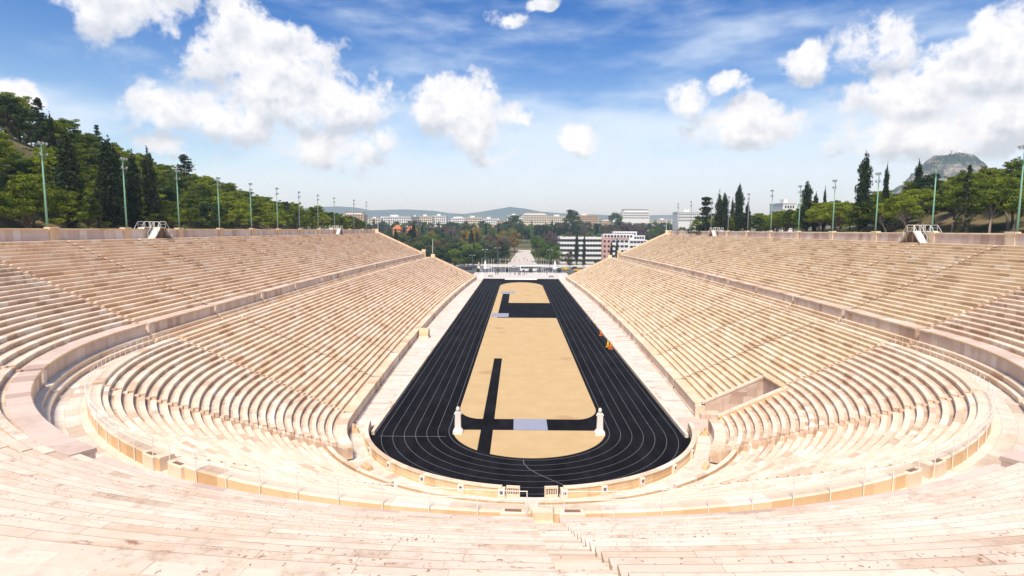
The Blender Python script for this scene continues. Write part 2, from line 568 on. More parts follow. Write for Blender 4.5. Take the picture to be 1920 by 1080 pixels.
def sweep(name, zone, s0, s1, prof, mats, emat, parent, seg=1.6, groove=0.0, closed=False, caps=True, cut=None, smin=None, jit=0.0):
    """profile [(R,z)..] swept along the plan; joints every seg metres (a groove where given); tone per slab"""
    Rm = sum(q[0] for q in prof) / len(prof)
    length = abs(s1 - s0) * (Rm if zone == 'C' else 1.0)
    n = max(1, round(length / seg))
    edges = [0.0]
    for i in range(1, n):
        edges.append((i + random.uniform(-0.18, 0.18)) / n)
    edges.append(1.0)
    sub = 1
    if zone == 'C':
        sub = max(1, math.ceil(abs(s1 - s0) / n / rad(3.0)))
    else:
        sub = max(1, math.ceil(length / n / 6.0))
    gw = 0.009 / max(length, 1e-6)
    k = len(prof)
    # inward offset of the profile for the joints
    gp = []
    if groove:
        for i in range(k):
            a = prof[max(i - 1, 0)] if not closed else prof[i - 1]
            c = prof[min(i + 1, k - 1)] if not closed else prof[(i + 1) % k]
            tx, tz = c[0] - a[0], c[1] - a[1]
            l = math.hypot(tx, tz) or 1
            gp.append((prof[i][0] + tz / l * groove, prof[i][1] - tx / l * groove))
    secs = []          # (t, profile, slab index)
    for i in range(n):
        a, b = edges[i], edges[i + 1]
        ga = gw if (groove and i > 0) else 0
        gb = gw if (groove and i < n - 1) else 0
        dz = random.uniform(-jit, jit)
        pr = [(q[0], q[1] + dz) for q in prof] if jit else prof
        for j in range(sub + 1):
            t = a + ga + (b - gb - a - ga) * j / sub
            if not groove and i > 0 and j == 0:
                continue
            secs.append((t, pr, i))
        if groove and i < n - 1:
            secs.append((b, gp, i))
    V, F, M, T = [], [], [], []
    tones = [random.random() for _ in range(n)]
    for (t, pr, i) in secs:
        s = s0 + (s1 - s0) * t
        for (R, z) in pr:
            if cut:
                lo, hi = cut(R)
                s_ = lo + (hi - lo) * t
            else:
                s_ = s
            x, y = P(zone, s_, R)
            V.append((x, y, z))
    ne = k if closed else k - 1
    flip = (zone == 'L')
    # C: increasing angle goes left -> right seen from the camera side; L: increasing y
    for si in range(len(secs) - 1):
        tn = tones[secs[si + 1][2]]
        for e in range(ne):
            a, b = si * k + e, si * k + (e + 1) % k
            c, d = (si + 1) * k + (e + 1) % k, (si + 1) * k + e
            F.append((a, b, c, d) if flip else (a, d, c, b))
            M.append(emat[e] if not isinstance(emat, int) else emat)
            T.append(tn)
    if caps:
        f0 = tuple(range(k))
        f1 = tuple((len(secs) - 1) * k + q for q in range(k))
        F += [f0[::-1] if flip else f0, f1 if flip else f1[::-1]]
        cm = 1 if (len(mats) > 1 and name in ('seat_row', 'seat_slab')) else 0  # row ends take the darker material, painting in the seat-end shade
        M += [cm, cm]
        T += [tones[0], tones[-1]]
    return mesh_obj(name, V, F, mats, parent, M, T)


STAIR = 0.5      # half width of the stairways
LT, LR0, LN = 0.745, 20.62, 24
LZ0, LRISE = 1.75, (9.50 - 1.75) / 23
FR0, FN = 22.0, 22                     # front of the curved end: two rows fewer
FRISE, FT = (9.50 - 1.75) / 21, (38.5 - 22.0) / 22
UT, UR0, UN = 0.822, 43.4, 23
UZ0, UC = 11.65, 42.2                  # head of the retaining wall
TOPZ = 20.3
URISE = (TOPZ - UZ0) / UN
FL = 9.4                               # level of the walkway between the tiers
ZC = 0.35                              # corridor level


def row_prof(R, z, t, r):
    h = r + 0.03
    return [(R + 0.004, z - 0.14), (R + 0.004, z), (R + 0.47 * t, z), (R + 0.485 * t, z + h * 0.45), (R + 0.445 * t, z + h * 0.72),
            (R + 0.44 * t, z + h - 0.012), (R + 0.455 * t, z + h), (R + t, z + h), (R + t, z - 0.14)]


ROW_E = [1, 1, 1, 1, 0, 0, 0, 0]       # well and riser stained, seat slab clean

ORD = ['first', 'second', 'third', 'fourth', 'fifth', 'sixth', 'seventh', 'eighth', 'ninth', 'tenth', 'eleventh', 'twelfth']
SPAN = (YE - D) / 12
CURVE_NAMES = {-90: 'at the far left of the curved end', -60: 'at the left of the curved end', -30: 'just left of the middle of the curved end',
               0: 'just right of the middle of the curved end', 30: 'at the right of the curved end', 60: 'at the far right of the curved end'}


def ccut(a0, a1):
    c = rad(a0 + a1) / 2

    def f(R):
        return (rad(a0) + math.asin((STAIR if a0 == 0 else 0.36) / R) - (0.2 / R if a0 == 0 else 0),
                rad(a1) - math.asin((STAIR if a1 == 0 else 0.36) / R) - (0.2 / R if a1 == 0 else 0))
    return f


blocks = []     # (zone, s0, s1, cut, where, k)
for a in range(-90, 90, 30):
    blocks.append(('C', rad(a), rad(a + 30), ccut(a, a + 30), CURVE_NAMES[a], a))
for zn, nm in (('L', 'left'), ('R', 'right')):
    for k in range(12):
        y0 = D + SPAN * k + (0.3 if k else 0.36)
        y1 = D + SPAN * (k + 1) - 0.3
        blocks.append((zn, y0, y1, None, '%s from the curved end along the %s side' % (ORD[k], nm), k))

VOID_Y = (61.7, 66.3)       # entrance passage through the right stand
VOID_R = 27.3

for (zn, s0, s1, cut, where, k) in blocks:
    base = {'L': 'marble_left', 'R': 'marble_right', 'C': 'marble_curve'}[zn]
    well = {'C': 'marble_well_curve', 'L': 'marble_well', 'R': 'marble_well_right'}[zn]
    near = zn == 'C' or k < 3
    gr = 0.012 if near else 0.0
    seg = 1.5 if zn == 'C' else 2.1
    # ---- lower tier
    t = thing('seating_block', 'lower tier marble seating block, ' + where, 'seating', group='lower tier seating blocks')
    front = zn == 'C' and k in (-60, -30, 0, 30)
    if front:
        rows = [(FR0 + FT * i, 1.75 + FRISE * i, FT, FRISE) for i in range(FN)]
    else:
        rows = [(LR0 + LT * i, LZ0 + LRISE * i, LT, LRISE) for i in range(LN)]
    for (R, z, tt, rr) in rows:
        a0, a1, ct = s0, s1, cut
        if zn == 'R' and k == 0 and R < VOID_R - 0.2:
            a0 = VOID_Y[1] + 0.4
        if zn == 'C' and k == 60 and R < VOID_R + 0.6:
            ct = (lambda f: (lambda q: (f(q)[0], f(q)[1] - 0.85 / q)))(cut)
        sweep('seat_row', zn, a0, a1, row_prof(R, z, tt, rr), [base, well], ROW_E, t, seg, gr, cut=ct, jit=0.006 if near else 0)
    # parapet at the head of the lower tier
    e = 'marble_honey'
    sweep('parapet', zn, s0, s1, [(38.5, 8.8), (38.5, 10.10), (38.54, 10.14), (39.26, 10.14), (39.3, 10.10), (39.3, FL - 0.1)],
          [base, e], [0, 0, 0, 0, 1], t, 2.0, gr, cut=cut)
    if front:
        sweep('front_ledge', zn, s0, s1, [(21.6, ZC - 0.05), (21.6, 2.14), (22.0, 2.14), (22.0, 1.5)], ['marble_curve', 'marble_honey'], [0, 0, 1], t, 2.2, 0.012, cut=cut)
    else:
        a0, ct = s0, cut
        if zn == 'R' and k == 0:
            a0 = VOID_Y[1] + 0.4
        if zn == 'C' and k == 60:
            ct = (lambda f: (lambda q: (f(q)[0], f(q)[1] - 0.85 / q)))(cut)
        sweep('podium', zn, a0, s1, [(19.32, ZC - 0.05), (19.32, ZC + 0.16), (19.55, ZC + 0.16), (19.55, 1.55), (19.50, 1.58), (19.50, 1.75), (20.63, 1.752), (20.63, 1.4)],
              [base, 'marble_wall'], [1, 1, 1, 0, 0, 0, 0], t, 2.0, 0.014, cut=ct)
    # ---- upper tier
    ub = base
    if zn == 'C':
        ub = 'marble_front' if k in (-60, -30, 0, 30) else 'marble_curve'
    t = thing('seating_block', 'upper tier marble seating block, ' + where, 'seating', group='upper tier seating blocks')
    split = zn == 'C' and k in (-30, 0)
    uR, uz, ut, ur = (42.72, 11.42, (62.3 - 42.72) / UN, (TOPZ - 11.42) / UN) if split else (UR0, UZ0, UT, URISE)
    for i in range(UN):
        R, z = uR + ut * i, uz + ur * i
        UT_, UR_ = ut, ur
        if split and i < 15:
            h = UR_ + 0.03
            pr = [(R + 0.004, z - 0.14), (R + 0.004, z), (R + 0.47 * UT_, z), (R + 0.53 * UT_, z + h - 0.1), (R + UT_, z + h - 0.1), (R + UT_, z - 0.14)]
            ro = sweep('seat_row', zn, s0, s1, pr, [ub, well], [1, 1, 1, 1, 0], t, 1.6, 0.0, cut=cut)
            rt = random.random()
            n = round((R * rad(30)) / 1.55)
            lo, hi = cut(R + UT_ * 0.7)
            ed = [lo] + [lo + (hi - lo) * (q + random.uniform(-0.2, 0.2)) / n for q in range(1, n)] + [hi]
            for q in range(n):
                dz = random.uniform(-0.005, 0.005)
                dr = random.uniform(-0.008, 0.008)
                zz = z + h + dz
                sp = [(R + 0.44 * UT_ + dr, zz - 0.098), (R + 0.44 * UT_ + dr, zz - 0.02), (R + 0.50 * UT_ + dr, zz), (R + UT_ - 0.02, zz), (R + UT_ - 0.004, zz - 0.014), (R + UT_ - 0.004, zz - 0.098)]
                gpw = 0.0022 / R
                sl = sweep('seat_slab', zn, ed[q] + gpw, ed[q + 1] - gpw, sp, [ub, 'marble_well_curve'], [1, 1, 0, 0, 0, 0], ro, 9.0, 0.0, closed=True)  # darker lip and bevel put the edge shading of the rows into colour
                tv = 0.62 * rt + 0.38 * random.random()
                sl.data.attributes['tone'].data.foreach_set('value', np.full(len(sl.data.polygons), tv, dtype=np.float32))
        else:
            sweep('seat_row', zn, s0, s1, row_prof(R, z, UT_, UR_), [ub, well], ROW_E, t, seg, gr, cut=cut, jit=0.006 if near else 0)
    cp = 'marble_pink' if zn == 'C' else 'marble_wall'
    sweep('coping', zn, s0, s1, [(UC - 0.08, uz - 0.22), (UC - 0.08, uz - 0.06), (UC - 0.02, uz), (uR, uz), (uR, uz - 0.3)], [cp, 'marble_honey'], [1, 1, 0, 0], t, 1.7, 0.012, cut=cut)
    sweep('retaining_wall', zn, s0, s1, [(UC, FL - 0.1), (UC, uz - 0.21), (uR - 0.1, uz - 0.21)], ['marble_wall'], 0, t, 0.95 if near else 1.8, gr, cut=cut)
    sweep('bench_step', zn, s0, s1, [(41.38, FL - 0.1), (41.38, FL + 0.3), (41.32, FL + 0.34), (41.32, FL + 0.46), (41.76, FL + 0.46), (41.76, FL + 0.76), (41.70, FL + 0.8), (41.70, FL + 0.92), (42.21, FL + 0.92)],
          [base, 'marble_well'], [1, 1, 0, 0, 1, 1, 0, 0], t, 1.9, gr, cut=cut)

# ---- stairways between the blocks
def stair_mesh(zone, pos, steps, name, label, parts=False, group='stairways between the seating blocks', hw=STAIR, mat='marble_pave'):
    """steps: list of (R0, R1, z). pos: y for the sides, angle for the curve"""
    th = thing(name, label, 'stairway', group=group)
    V, F, T = [], [], []
    for (R0, R1, z) in steps:
        z -= 0.13
        if zone == 'C':
            c, s_ = math.cos(pos), math.sin(pos)
            off = -0.2 if pos == 0 else 0.0

            def pt(R, w):
                return (R * s_ + (w + off) * c, D - R * c + (w + off) * s_)
        else:
            sg = -1 if zone == 'L' else 1

            def pt(R, w):
                return (sg * (R + bow(pos)), pos + w)
        zb = z - (1.1 if zone == 'C' else 0.4)
        q = [pt(R0, -hw), pt(R0, hw), pt(R1, hw), pt(R1, -hw)]
        vs = [(a, b, zb) for a, b in q] + [(a, b, z) for a, b in q]
        fs = [(4, 5, 6, 7), (0, 1, 5, 4), (1, 2, 6, 5), (2, 3, 7, 6), (3, 0, 4, 7)]
        if zone in 'RC':
            fs = [f[::-1] for f in fs]
        if zone == 'L':
            pass
        if parts:
            mesh_obj('step', vs, fs, [mat], th, None, [random.random()] * 5)
        else:
            b = len(V)
            V += vs
            F += [tuple(b + i for i in f) for f in fs]
            T += [random.random()] * 5
    if not parts:
        mesh_obj('steps', V, F, [mat], th, None, T)
    return th


def lower_steps(front, rmin=0):
    st = []
    if front:
        R, z, t, r, n = FR0, 1.75, FT, FRISE, FN
    else:
        R, z, t, r, n = LR0, LZ0, LT, LRISE, LN
        st.append((19.6, 20.62, 1.75))
    for i in range(n):
        st.append((R + t * i, R + t * (i + 0.5), z + r * i + r * 0.5))
        st.append((R + t * (i + 0.5), R + t * (i + 1), z + r * (i + 1)))
    st.append((38.5, 39.3, 9.5))
    return [q for q in st if q[0] >= rmin]


def upper_steps(r0=43.4, z0=11.65):
    st = []
    n = 7
    for i in range(n):
        st.append((41.4 + (r0 - 41.4) * i / n, 41.4 + (r0 - 41.4) * (i + 1) / n, FL + (z0 - FL) * (i + 1) / n))
    t, r = (62.3 - r0) / UN, (TOPZ - z0) / UN
    for i in range(UN):
        st.append((r0 + t * i, r0 + t * (i + 0.5), z0 + r * (i + 0.5)))
        st.append((r0 + t * (i + 0.5), r0 + t * (i + 1), z0 + r * (i + 1)))
    return st


CST = {-90: 'where the left side meets the curved end', -60: 'on the far left of the curved end', -30: 'on the left of the curved end', 0: 'in the middle of the curved end',
       30: 'on the right of the curved end', 60: 'on the far right of the curved end', 90: 'where the right side meets the curved end'}
for a in range(-90, 91, 30):
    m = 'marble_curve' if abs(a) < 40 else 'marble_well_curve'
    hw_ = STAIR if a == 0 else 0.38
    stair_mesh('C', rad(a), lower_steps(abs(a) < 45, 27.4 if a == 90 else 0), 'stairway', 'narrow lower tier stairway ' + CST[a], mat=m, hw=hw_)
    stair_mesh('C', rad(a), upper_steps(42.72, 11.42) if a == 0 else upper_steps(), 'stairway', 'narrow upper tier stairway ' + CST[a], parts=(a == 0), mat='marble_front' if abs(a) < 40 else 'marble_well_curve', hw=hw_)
for zn, nm in (('L', 'left'), ('R', 'right')):
    for k in range(1, 12):
        y = D + SPAN * k
        m = 'marble_aisle_shade'
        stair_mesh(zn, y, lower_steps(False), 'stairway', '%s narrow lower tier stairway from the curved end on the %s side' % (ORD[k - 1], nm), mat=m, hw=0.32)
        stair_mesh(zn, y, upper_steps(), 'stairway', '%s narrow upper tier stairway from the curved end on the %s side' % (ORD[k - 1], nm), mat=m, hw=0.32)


def full_path_sweep(name, prof, mats, emat, seg, groove, parent=None, y1=YE, jit=0.0):
    """one mesh per zone under a shared root"""
    out = []
    for zn, s0, s1 in (('L', D, y1), ('C', -PI / 2, PI / 2), ('R', D, y1)):
        out.append(sweep(name, zn, s0, s1, prof, mats, emat, parent, seg, groove, caps=True, jit=jit))
    return out


# ---- walkways (setting)
rootw = struct(empty('corridor_pavement'))
for zn, s0, s1 in (('L', D, 262.0), ('C', -PI / 2, PI / 2), ('R', D, 262.0)):
    sweep('paving', zn, s0, s1, [(17.0 if zn != 'C' else 17.4, 0.0), (17.0 if zn != 'C' else 17.4, ZC), (19.6 if zn != 'C' else 21.7, ZC)], ['marble_pave'], 0, rootw, 0.75 if zn != 'C' else 0.9, 0.01)
# the corridor is straight on the track side: fill between the kerb and the bowed podium
for sg in (-1, 1):
    V, F, T = [], [], []
    ys = np.arange(D, 262.01, 0.8)
    for y in ys:
        V += [(sg * 17.02, y, ZC - 0.004), (sg * (17.2 + bow(min(y, 251.9))), y, ZC - 0.004)]
    for i in range(len(ys) - 1):
        f = (2 * i, 2 * i + 1, 2 * i + 3, 2 * i + 2)
        F.append(f if sg > 0 else f[::-1])
        T.append(random.random())
    mesh_obj('paving', V, F, ['marble_pave'], rootw, None, T)
    mb = MB()
kr = struct(empty('track_kerb'))
for sg in (-1, 1):
    V, F, T = [], [], []
    y = 60.5
    mbk = MB()
    V, F, T = [], [], []
    while y < 262:
        L = random.uniform(1.7, 2.3)
        y2 = min(y + L, 262)
        x0, x1 = sorted((sg * 16.70, sg * 17.06))
        b = len(V)
        mb = MB().box(x0, x1, y + 0.006, y2 - 0.006, -0.02, ZC + 0.09, bev=0.015)
        V += mb.v
        F += [tuple(b + i for i in f) for f in mb.f]
        T += [random.random()] * len(mb.f)
        y = y2
    mesh_obj('kerb', V, F, ['marble_curve'], kr, None, T)

rootd = struct(empty('upper_walkway'))
for zn, s0, s1 in (('L', D, YE), ('R', D, YE)):
    sweep('paving', zn, s0, s1, [(38.6, FL), (42.3, FL)], ['marble_pave'], 0, rootd, 1.3, 0.0, caps=False)
sweep('bedding', 'C', -PI / 2, PI / 2, [(38.6, FL - 0.04), (42.3, FL - 0.04)], ['marble_pink'], 0, rootd, 3.0, 0.0, caps=False)
for j, (r0, r1) in enumerate(((38.9, 39.8), (39.8, 40.6), (40.6, 41.5))):
    n = 96
    for i in range(n):
        a0 = -PI / 2 + PI * (i + (0.5 if j == 1 else 0)) / n
        a1 = min(a0 + PI / n, PI / 2)
        if a1 - a0 < 0.005:
            continue
        g_ = 0.006 / 40
        zt = FL + random.uniform(-0.004, 0.004)
        sweep('paving_slab', 'C', a0 + g_, a1 - g_, [(r0 + 0.005, FL - 0.06), (r0 + 0.005, zt), (r1 - 0.005, zt), (r1 - 0.005, FL - 0.06)], ['marble_pave'], 0, rootd, 9, 0.0)
roott = struct(empty('top_walkway'))
for zn, s0, s1 in (('L', D, YE), ('C', -PI / 2, PI / 2), ('R', D, YE)):
    sweep('paving', zn, s0, s1, [(62.28, TOPZ - 0.2), (62.28, TOPZ + 0.03), (63.9, TOPZ + 0.03)], ['marble_wall'], 0, roott, 2.0, 0.0, caps=False)
    sweep('outer_path', zn, s0, s1 if zn == 'C' else 262, [(64.2, TOPZ + 0.03), (69.5, TOPZ + 0.03)], ['path_gravel'], 0, roott, 4.0, 0.0, caps=False)

# ---- wall round the top
for zn, nm in (('L', 'left'), ('C', 'curved'), ('R', 'right')):
    tw = thing('boundary_wall', {'L': 'long marble boundary wall with pillars along the top of the left stand', 'R': 'long marble boundary wall with pillars along the top of the right stand',
                                 'C': 'marble boundary wall round the top of the curved end'}[zn], 'wall')
    n = 12 if zn != 'C' else 6
    for k in range(n):
        if zn == 'C':
            s0, s1 = -PI / 2 + PI * k / n, -PI / 2 + PI * (k + 1) / n
        else:
            s0, s1 = D + SPAN * k, D + SPAN * (k + 1)
        sweep('wall_panel', zn, s0, s1, [(63.85, TOPZ), (63.85, TOPZ + 0.45), (63.9, TOPZ + 0.47), (63.9, TOPZ + 1.42), (64.25, TOPZ + 1.42), (64.25, TOPZ - 1)],
              ['marble_wall'], 0, tw, 1.3, 0.01)
        sweep('wall_coping', zn, s0, s1, [(63.8, TOPZ + 1.42), (63.8, TOPZ + 1.6), (63.86, TOPZ + 1.66), (64.3, TOPZ + 1.66), (64.34, TOPZ + 1.42)], ['marble_honey' if zn != 'R' else 'marble_right'], 0, tw, 2.4, 0.012, closed=True)
        if zn != 'C':
            y = s1 if k < n - 1 else s1 - 0.9
            for (yy,) in (((y,),) if k else ((s0,), (y,))):
                sg = -1 if zn == 'L' else 1
                xc = sg * (64.05 + bow(yy))
                MB().box(xc - 0.36, xc + 0.36, yy - 0.75, yy + 0.75, TOPZ - 0.02, TOPZ + 1.44).box(xc - 0.42, xc + 0.42, yy - 0.85, yy + 0.85, TOPZ + 1.44, TOPZ + 1.86, bev=0.05).build('pillar', ['marble_honey' if zn == 'L' else 'marble_right'], tw)

# ---- end walls of the stands
for sg, nm in ((-1, 'left'), (1, 'right')):
    mt = 'marble_left' if sg < 0 else 'marble_right'
    ew = thing('end_wall', 'stepped sloping end wall closing the far end of the %s stand' % nm, 'wall')
    prof = [(19.4, -0.5), (19.4, 2.1), (20.7, 2.3), (37.6, 10.1), (37.6, 10.6), (39.4, 10.6), (39.4, 10.1), (41.7, 10.1), (41.7, 13.1), (43.4, 13.1), (43.4, 12.3), (62.3, 21.0), (62.3, 22.2), (64.4, 22.2), (64.4, -0.5)]
    V = []
    for y in (YE, YE + 0.9):
        V += [(sg * R, y, z) for R, z in prof]
    k = len(prof)
    F = [tuple(range(k)) if sg < 0 else tuple(range(k))[::-1], tuple(range(k, 2 * k))[::-1] if sg < 0 else tuple(range(k, 2 * k))]
    for i in range(k - 1):
        f = (i, k + i, k + i + 1, i + 1)
        F.append(f if sg < 0 else f[::-1])
    mesh_obj('masonry', V, F, [mt], ew)
    for (R, z, h) in ((38.5, 10.6, 0.75), (42.5, 13.1, 0.25)):
        MB().box(sg * R - 0.8, sg * R + 0.8, YE - 0.35, YE + 1.25, z - 0.9, z + h, bev=0.08).build('pier', [mt], ew)

# ------------------------------------------------------------------ arena floor
mb = MB()


def disc_strip(R0, R1, z, a0, a1, n):
    V, F = [], []
    for i in range(n + 1):
        a = a0 + (a1 - a0) * i / n
        for R in (R0, R1):
            V.append((R * math.sin(a), D - R * math.cos(a), z))
    for i in range(n):
        F.append((2 * i, 2 * i + 2, 2 * i + 3, 2 * i + 1)[::-1])
    return V, F


V = [(-17.0, 262, 0), (17.0, 262, 0)] + [(17.45 * math.sin(a), D - 17.45 * math.cos(a), 0) for a in np.linspace(PI / 2, -PI / 2, 61)]
struct(mesh_obj('running_track', V, [tuple(range(len(V)))[::-1]], ['track_rubber']))


def lane(R, w=0.05):
    V, F = [], []
    path = [(-1, y) for y in np.linspace(250, D, 30)]
    pts = []
    for _, y in path:
        pts.append(((-R - w / 2, y), (-R + w / 2, y)))
    for a in np.linspace(-PI / 2, PI / 2, 61)[1:-1]:
        pts.append((((R + w / 2) * math.sin(a), D - (R + w / 2) * math.cos(a)), ((R - w / 2) * math.sin(a), D - (R - w / 2) * math.cos(a))))
    for _, y in path[::-1]:
        pts.append(((R + w / 2, y), (R - w / 2, y)))
    for a, b in pts:
        V += [(a[0], a[1], 0.006), (b[0], b[1], 0.006)]
    for i in range(len(pts) - 1):
        F.append((2 * i, 2 * i + 2, 2 * i + 3, 2 * i + 1))
    return V, F


ll = struct(empty('lane_markings'))
for k in range(7):
    v, f = lane(8.88 + 1.2 * k, 0.042 if k else 0.05)
    mesh_obj('lane_line', v, f, ['line_paint'], ll)
MB().box(-16.1, -8.9, 60.2, 60.27, 0.0, 0.007).build('start_line', ['line_paint'], ll)
pts = [(-0.7, 54.0), (-0.65, 53.2), (-0.2, 52.0), (0.6, 50.9), (1.8, 49.6), (3.2, 48.2), (4.4, 47.4)]
V, F = [], []
for i, (x, y) in enumerate(pts):
    V += [(x - 0.03, y - 0.015, 0.0075), (x + 0.03, y + 0.015, 0.0075)]
for i in range(len(pts) - 1):
    F.append((2 * i, 2 * i + 1, 2 * i + 3, 2 * i + 2)[::-1])
mesh_obj('break_line', V, F, ['line_paint'], ll)

RS = 8.40


def sheet(name, poly, z, mat, th=None):
    k = len(poly)
    V = [(x, y, z) for x, y in poly] + [(x, y, z - 0.05) for x, y in poly]
    F = [tuple(range(k))] + [(i, k + i, k + (i + 1) % k, (i + 1) % k) for i in range(k)]
    return struct(mesh_obj(name, V, F, [mat]))


def arc(a0, a1, n, R=RS):
    return [(R * math.sin(a), D - R * math.cos(a)) for a in np.linspace(a0, a1, n)]


SZ = 0.03
xa, xb = -5.33, -3.98
a_l = math.acos((D - 62.35) / RS)
tl = math.asin(xa / RS)
sheet('sand_infield', arc(-a_l, tl, 24) + [(xa, 62.35)], SZ, 'sand')
tr_ = math.asin(xb / RS)
sheet('sand_infield', arc(tr_, a_l, 40) + [(xb, 62.35)], SZ, 'sand')


def rc(cx, cy, rx, ry, a0, a1, n=14):
    return [(cx + rx * math.cos(a), cy + ry * math.sin(a)) for a in np.linspace(a0, a1, n)]


# main field: rounded near corners, split by the black run-up strip up to y=98.4
left_near = rc(-RS + 2.8, 66.2 + 4.2, 2.8, 4.2, PI, 1.5 * PI)
left_near = left_near + [(xa, 66.2)]
sheet('sand_infield', left_near + [(xa, 98.4), (xb, 98.4), (xb, 66.2)] + rc(RS - 2.8, 66.2 + 4.2, 2.8, 4.2, 1.5 * PI, 2 * PI) + [(RS, 144.8), (-RS, 144.8)], SZ, 'sand')
xc_, xd_ = -6.55, -4.15
far_end = rc(0, 228, RS, 16, 0.0, PI, 30)
sheet('sand_infield', [(-RS, 144.9), (xc_, 144.9), (xc_, 200), (xd_, 200), (xd_, 175), (RS, 175)] + far_end, SZ, 'sand')


def mat_thing(x0, x1, y0, y1, label):
    tag(MB().box(x0, x1, y0, y1, 0.0, 0.065, bev=0.01).build('floor_mat', ['mat_grey']), label, 'mat')


mat_thing(-1.72, 2.1, 62.45, 66.1, 'grey rectangular mat between the two stone pillars')
mat_thing(-8.1, -3.7, 146.0, 152.5, 'grey mat at the near end of the far run-up strip')
mat_thing(-7.3, -2.4, 200.5, 207.0, 'grey mat at the far end of the far run-up strip')

# ---- herm pillars
def herm(x, y, label):
    t = thing('herm_pillar', label, 'pillar', (x, y, 0), group='herm pillars on the sand')
    MB().box(-0.52, 0.52, -0.45, 0.45, 0, 0.36, bev=0.04).box(-0.42, 0.42, -0.36, 0.36, 0.36, 0.55, bev=0.04).build('base', ['marble_white'], t)
    mbh = MB()
    vs = []
    for (z, w, d) in ((0.55, 0.33, 0.27), (2.2, 0.29, 0.24), (2.35, 0.30, 0.25), (2.42, 0.22, 0.2)):
        vs += [(-w, -d, z), (w, -d, z), (w, d, z), (-w, d, z)]
    fs = []
    for i in range(3):
        for q in range(4):
            fs.append((i * 4 + q, i * 4 + (q + 1) % 4, i * 4 + 4 + (q + 1) % 4, i * 4 + 4 + q))
    fs.append((12, 13, 14, 15))
    mbh.add(vs, fs).box(-0.40, -0.28, -0.09, 0.09, 2.12, 2.26).box(0.28, 0.40, -0.09, 0.09, 2.12, 2.26)
    mbh.build('shaft', ['marble_white'], t)
    # double head: skull with face, beard and hair on both sides
    V, F = [], []
    nu, nv = 20, 14
    for j in range(nv + 1):
        ph = PI * j / nv
        zz = math.cos(ph)
        for i in range(nu):
            a = 2 * PI * i / nu
            r = math.sin(ph)
            cx, cy = math.cos(a), math.sin(a)
            face = abs(cy) ** 3
            k = 1.0
            if -0.9 < zz < -0.25:
                k += 0.22 * face                      # beard
            if abs(zz + 0.02) < 0.22:
                k += 0.30 * max(0, abs(cy) - 0.93) * 6 # nose
            if abs(zz - 0.18) < 0.1:
                k -= 0.10 * face                      # eye sockets
            if zz > 0.35:
                k += 0.06
            V.append((0.19 * r * cx * (1 + 0.06 * (abs(cx) > 0.8)), 0.235 * r * cy * k, 2.70 + 0.29 * zz))
    for j in range(nv):
        for i in range(nu):
            i2 = (i + 1) % nu
            F.append((j * nu + i, (j + 1) * nu + i, (j + 1) * nu + i2, j * nu + i2))
    h = mesh_obj('head', V, F, ['marble_white'], t, smooth=True)
    MB().tube([(0, 0, 2.36), (0, 0, 2.52)], [0.15, 0.12], 10).build('neck', ['marble_white'], t)


herm(-7.75, 61.3, 'white marble pillar with carved head at the left edge of the sand')
herm(7.65, 61.2, 'white marble pillar with carved head at the right edge of the sand')

# ---- low curved wall with tablets, openings and pierced screens
lw = thing('low_curved_wall', 'low honey coloured curved wall round the near end of the black track', 'wall')
pil = [8.2, 19.3, 31.6, 46.0, 60.0, 74.5, 86.0]
for sg in (-1, 1):
    for i in range(len(pil) - 1):
        a0, a1 = rad(pil[i]) + 0.012, rad(pil[i + 1]) - 0.012
        if sg < 0:
            a0, a1 = -a1, -a0
        sweep('wall_panel', 'C', a0, a1, [(17.41, -0.02), (17.41, 1.16), (17.78, 1.16), (17.78, ZC + 0.30), (17.82, ZC + 0.28), (17.82, ZC - 0.05)], ['marble_honey'], 0, lw, 1.25, 0.012)
        sweep('wall_coping', 'C', a0 - 0.012, a1 + 0.012, [(17.36, 1.165), (17.36, 1.27), (17.41, 1.31), (17.79, 1.31), (17.84, 1.27), (17.84, 1.165)], ['marble_curve'], 0, lw, 2.0, 0.01, closed=True)
    for i, pa in enumerate(pil):
        a = sg * rad(pa)
        pl = empty('pilaster', (17.60 * math.sin(a), D - 17.60 * math.cos(a), 0), a)
        pl.parent = lw
        # local -y points outwards, away from the track
        MB().box(-0.27, 0.27, -0.34, 0.2, 0, 1.16).box(-0.31, 0.31, -0.40, 0.24, ZC - 0.05, ZC + 0.22, bev=0.03).build('shaft', ['marble_curve'], pl)
        MB().box(-0.24, 0.24, -0.395, -0.34, 0.62, 1.14).build('tablet', ['marble_white'], pl)
        MB().box(-0.12, 0.13, -0.41, -0.395, 0.76, 1.03).build('tablet_panel', ['tablet_dark'], pl)
for sg, lab in ((-1, 'left'), (1, 'right')):
    x0, x1 = (0.95, 2.05) if sg > 0 else (-2.15, -1.05)
    yc = D - math.sqrt(17.56 ** 2 - 1.5 ** 2)
    sc_ = thing('pierced_screen', 'small pierced marble screen on the %s of the track opening' % lab, 'screen', ((x0 + x1) / 2, yc, ZC), sg * rad(5), group='pierced marble screens')
    hwid = (x1 - x0) / 2
    f = MB().box(-hwid, hwid, -0.09, 0.09, 0, 0.28).box(-hwid, hwid, -0.09, 0.09, 0.82, 1.0).box(-hwid, -hwid + 0.09, -0.09, 0.09, 0.28, 0.82).box(hwid - 0.09, hwid, -0.09, 0.09, 0.28, 0.82)
    f.build('frame', ['marble_curve'], sc_)
    for i in range(1, 7):
        xx = -hwid + 0.05 + (2 * hwid - 0.1) * i / 7
        MB().tube([(xx, 0, 0.28), (xx, 0, 0.45), (xx, 0, 0.65), (xx, 0, 0.82)], [0.028, 0.045, 0.045, 0.028], 8).build('baluster', ['marble_curve'], sc_)

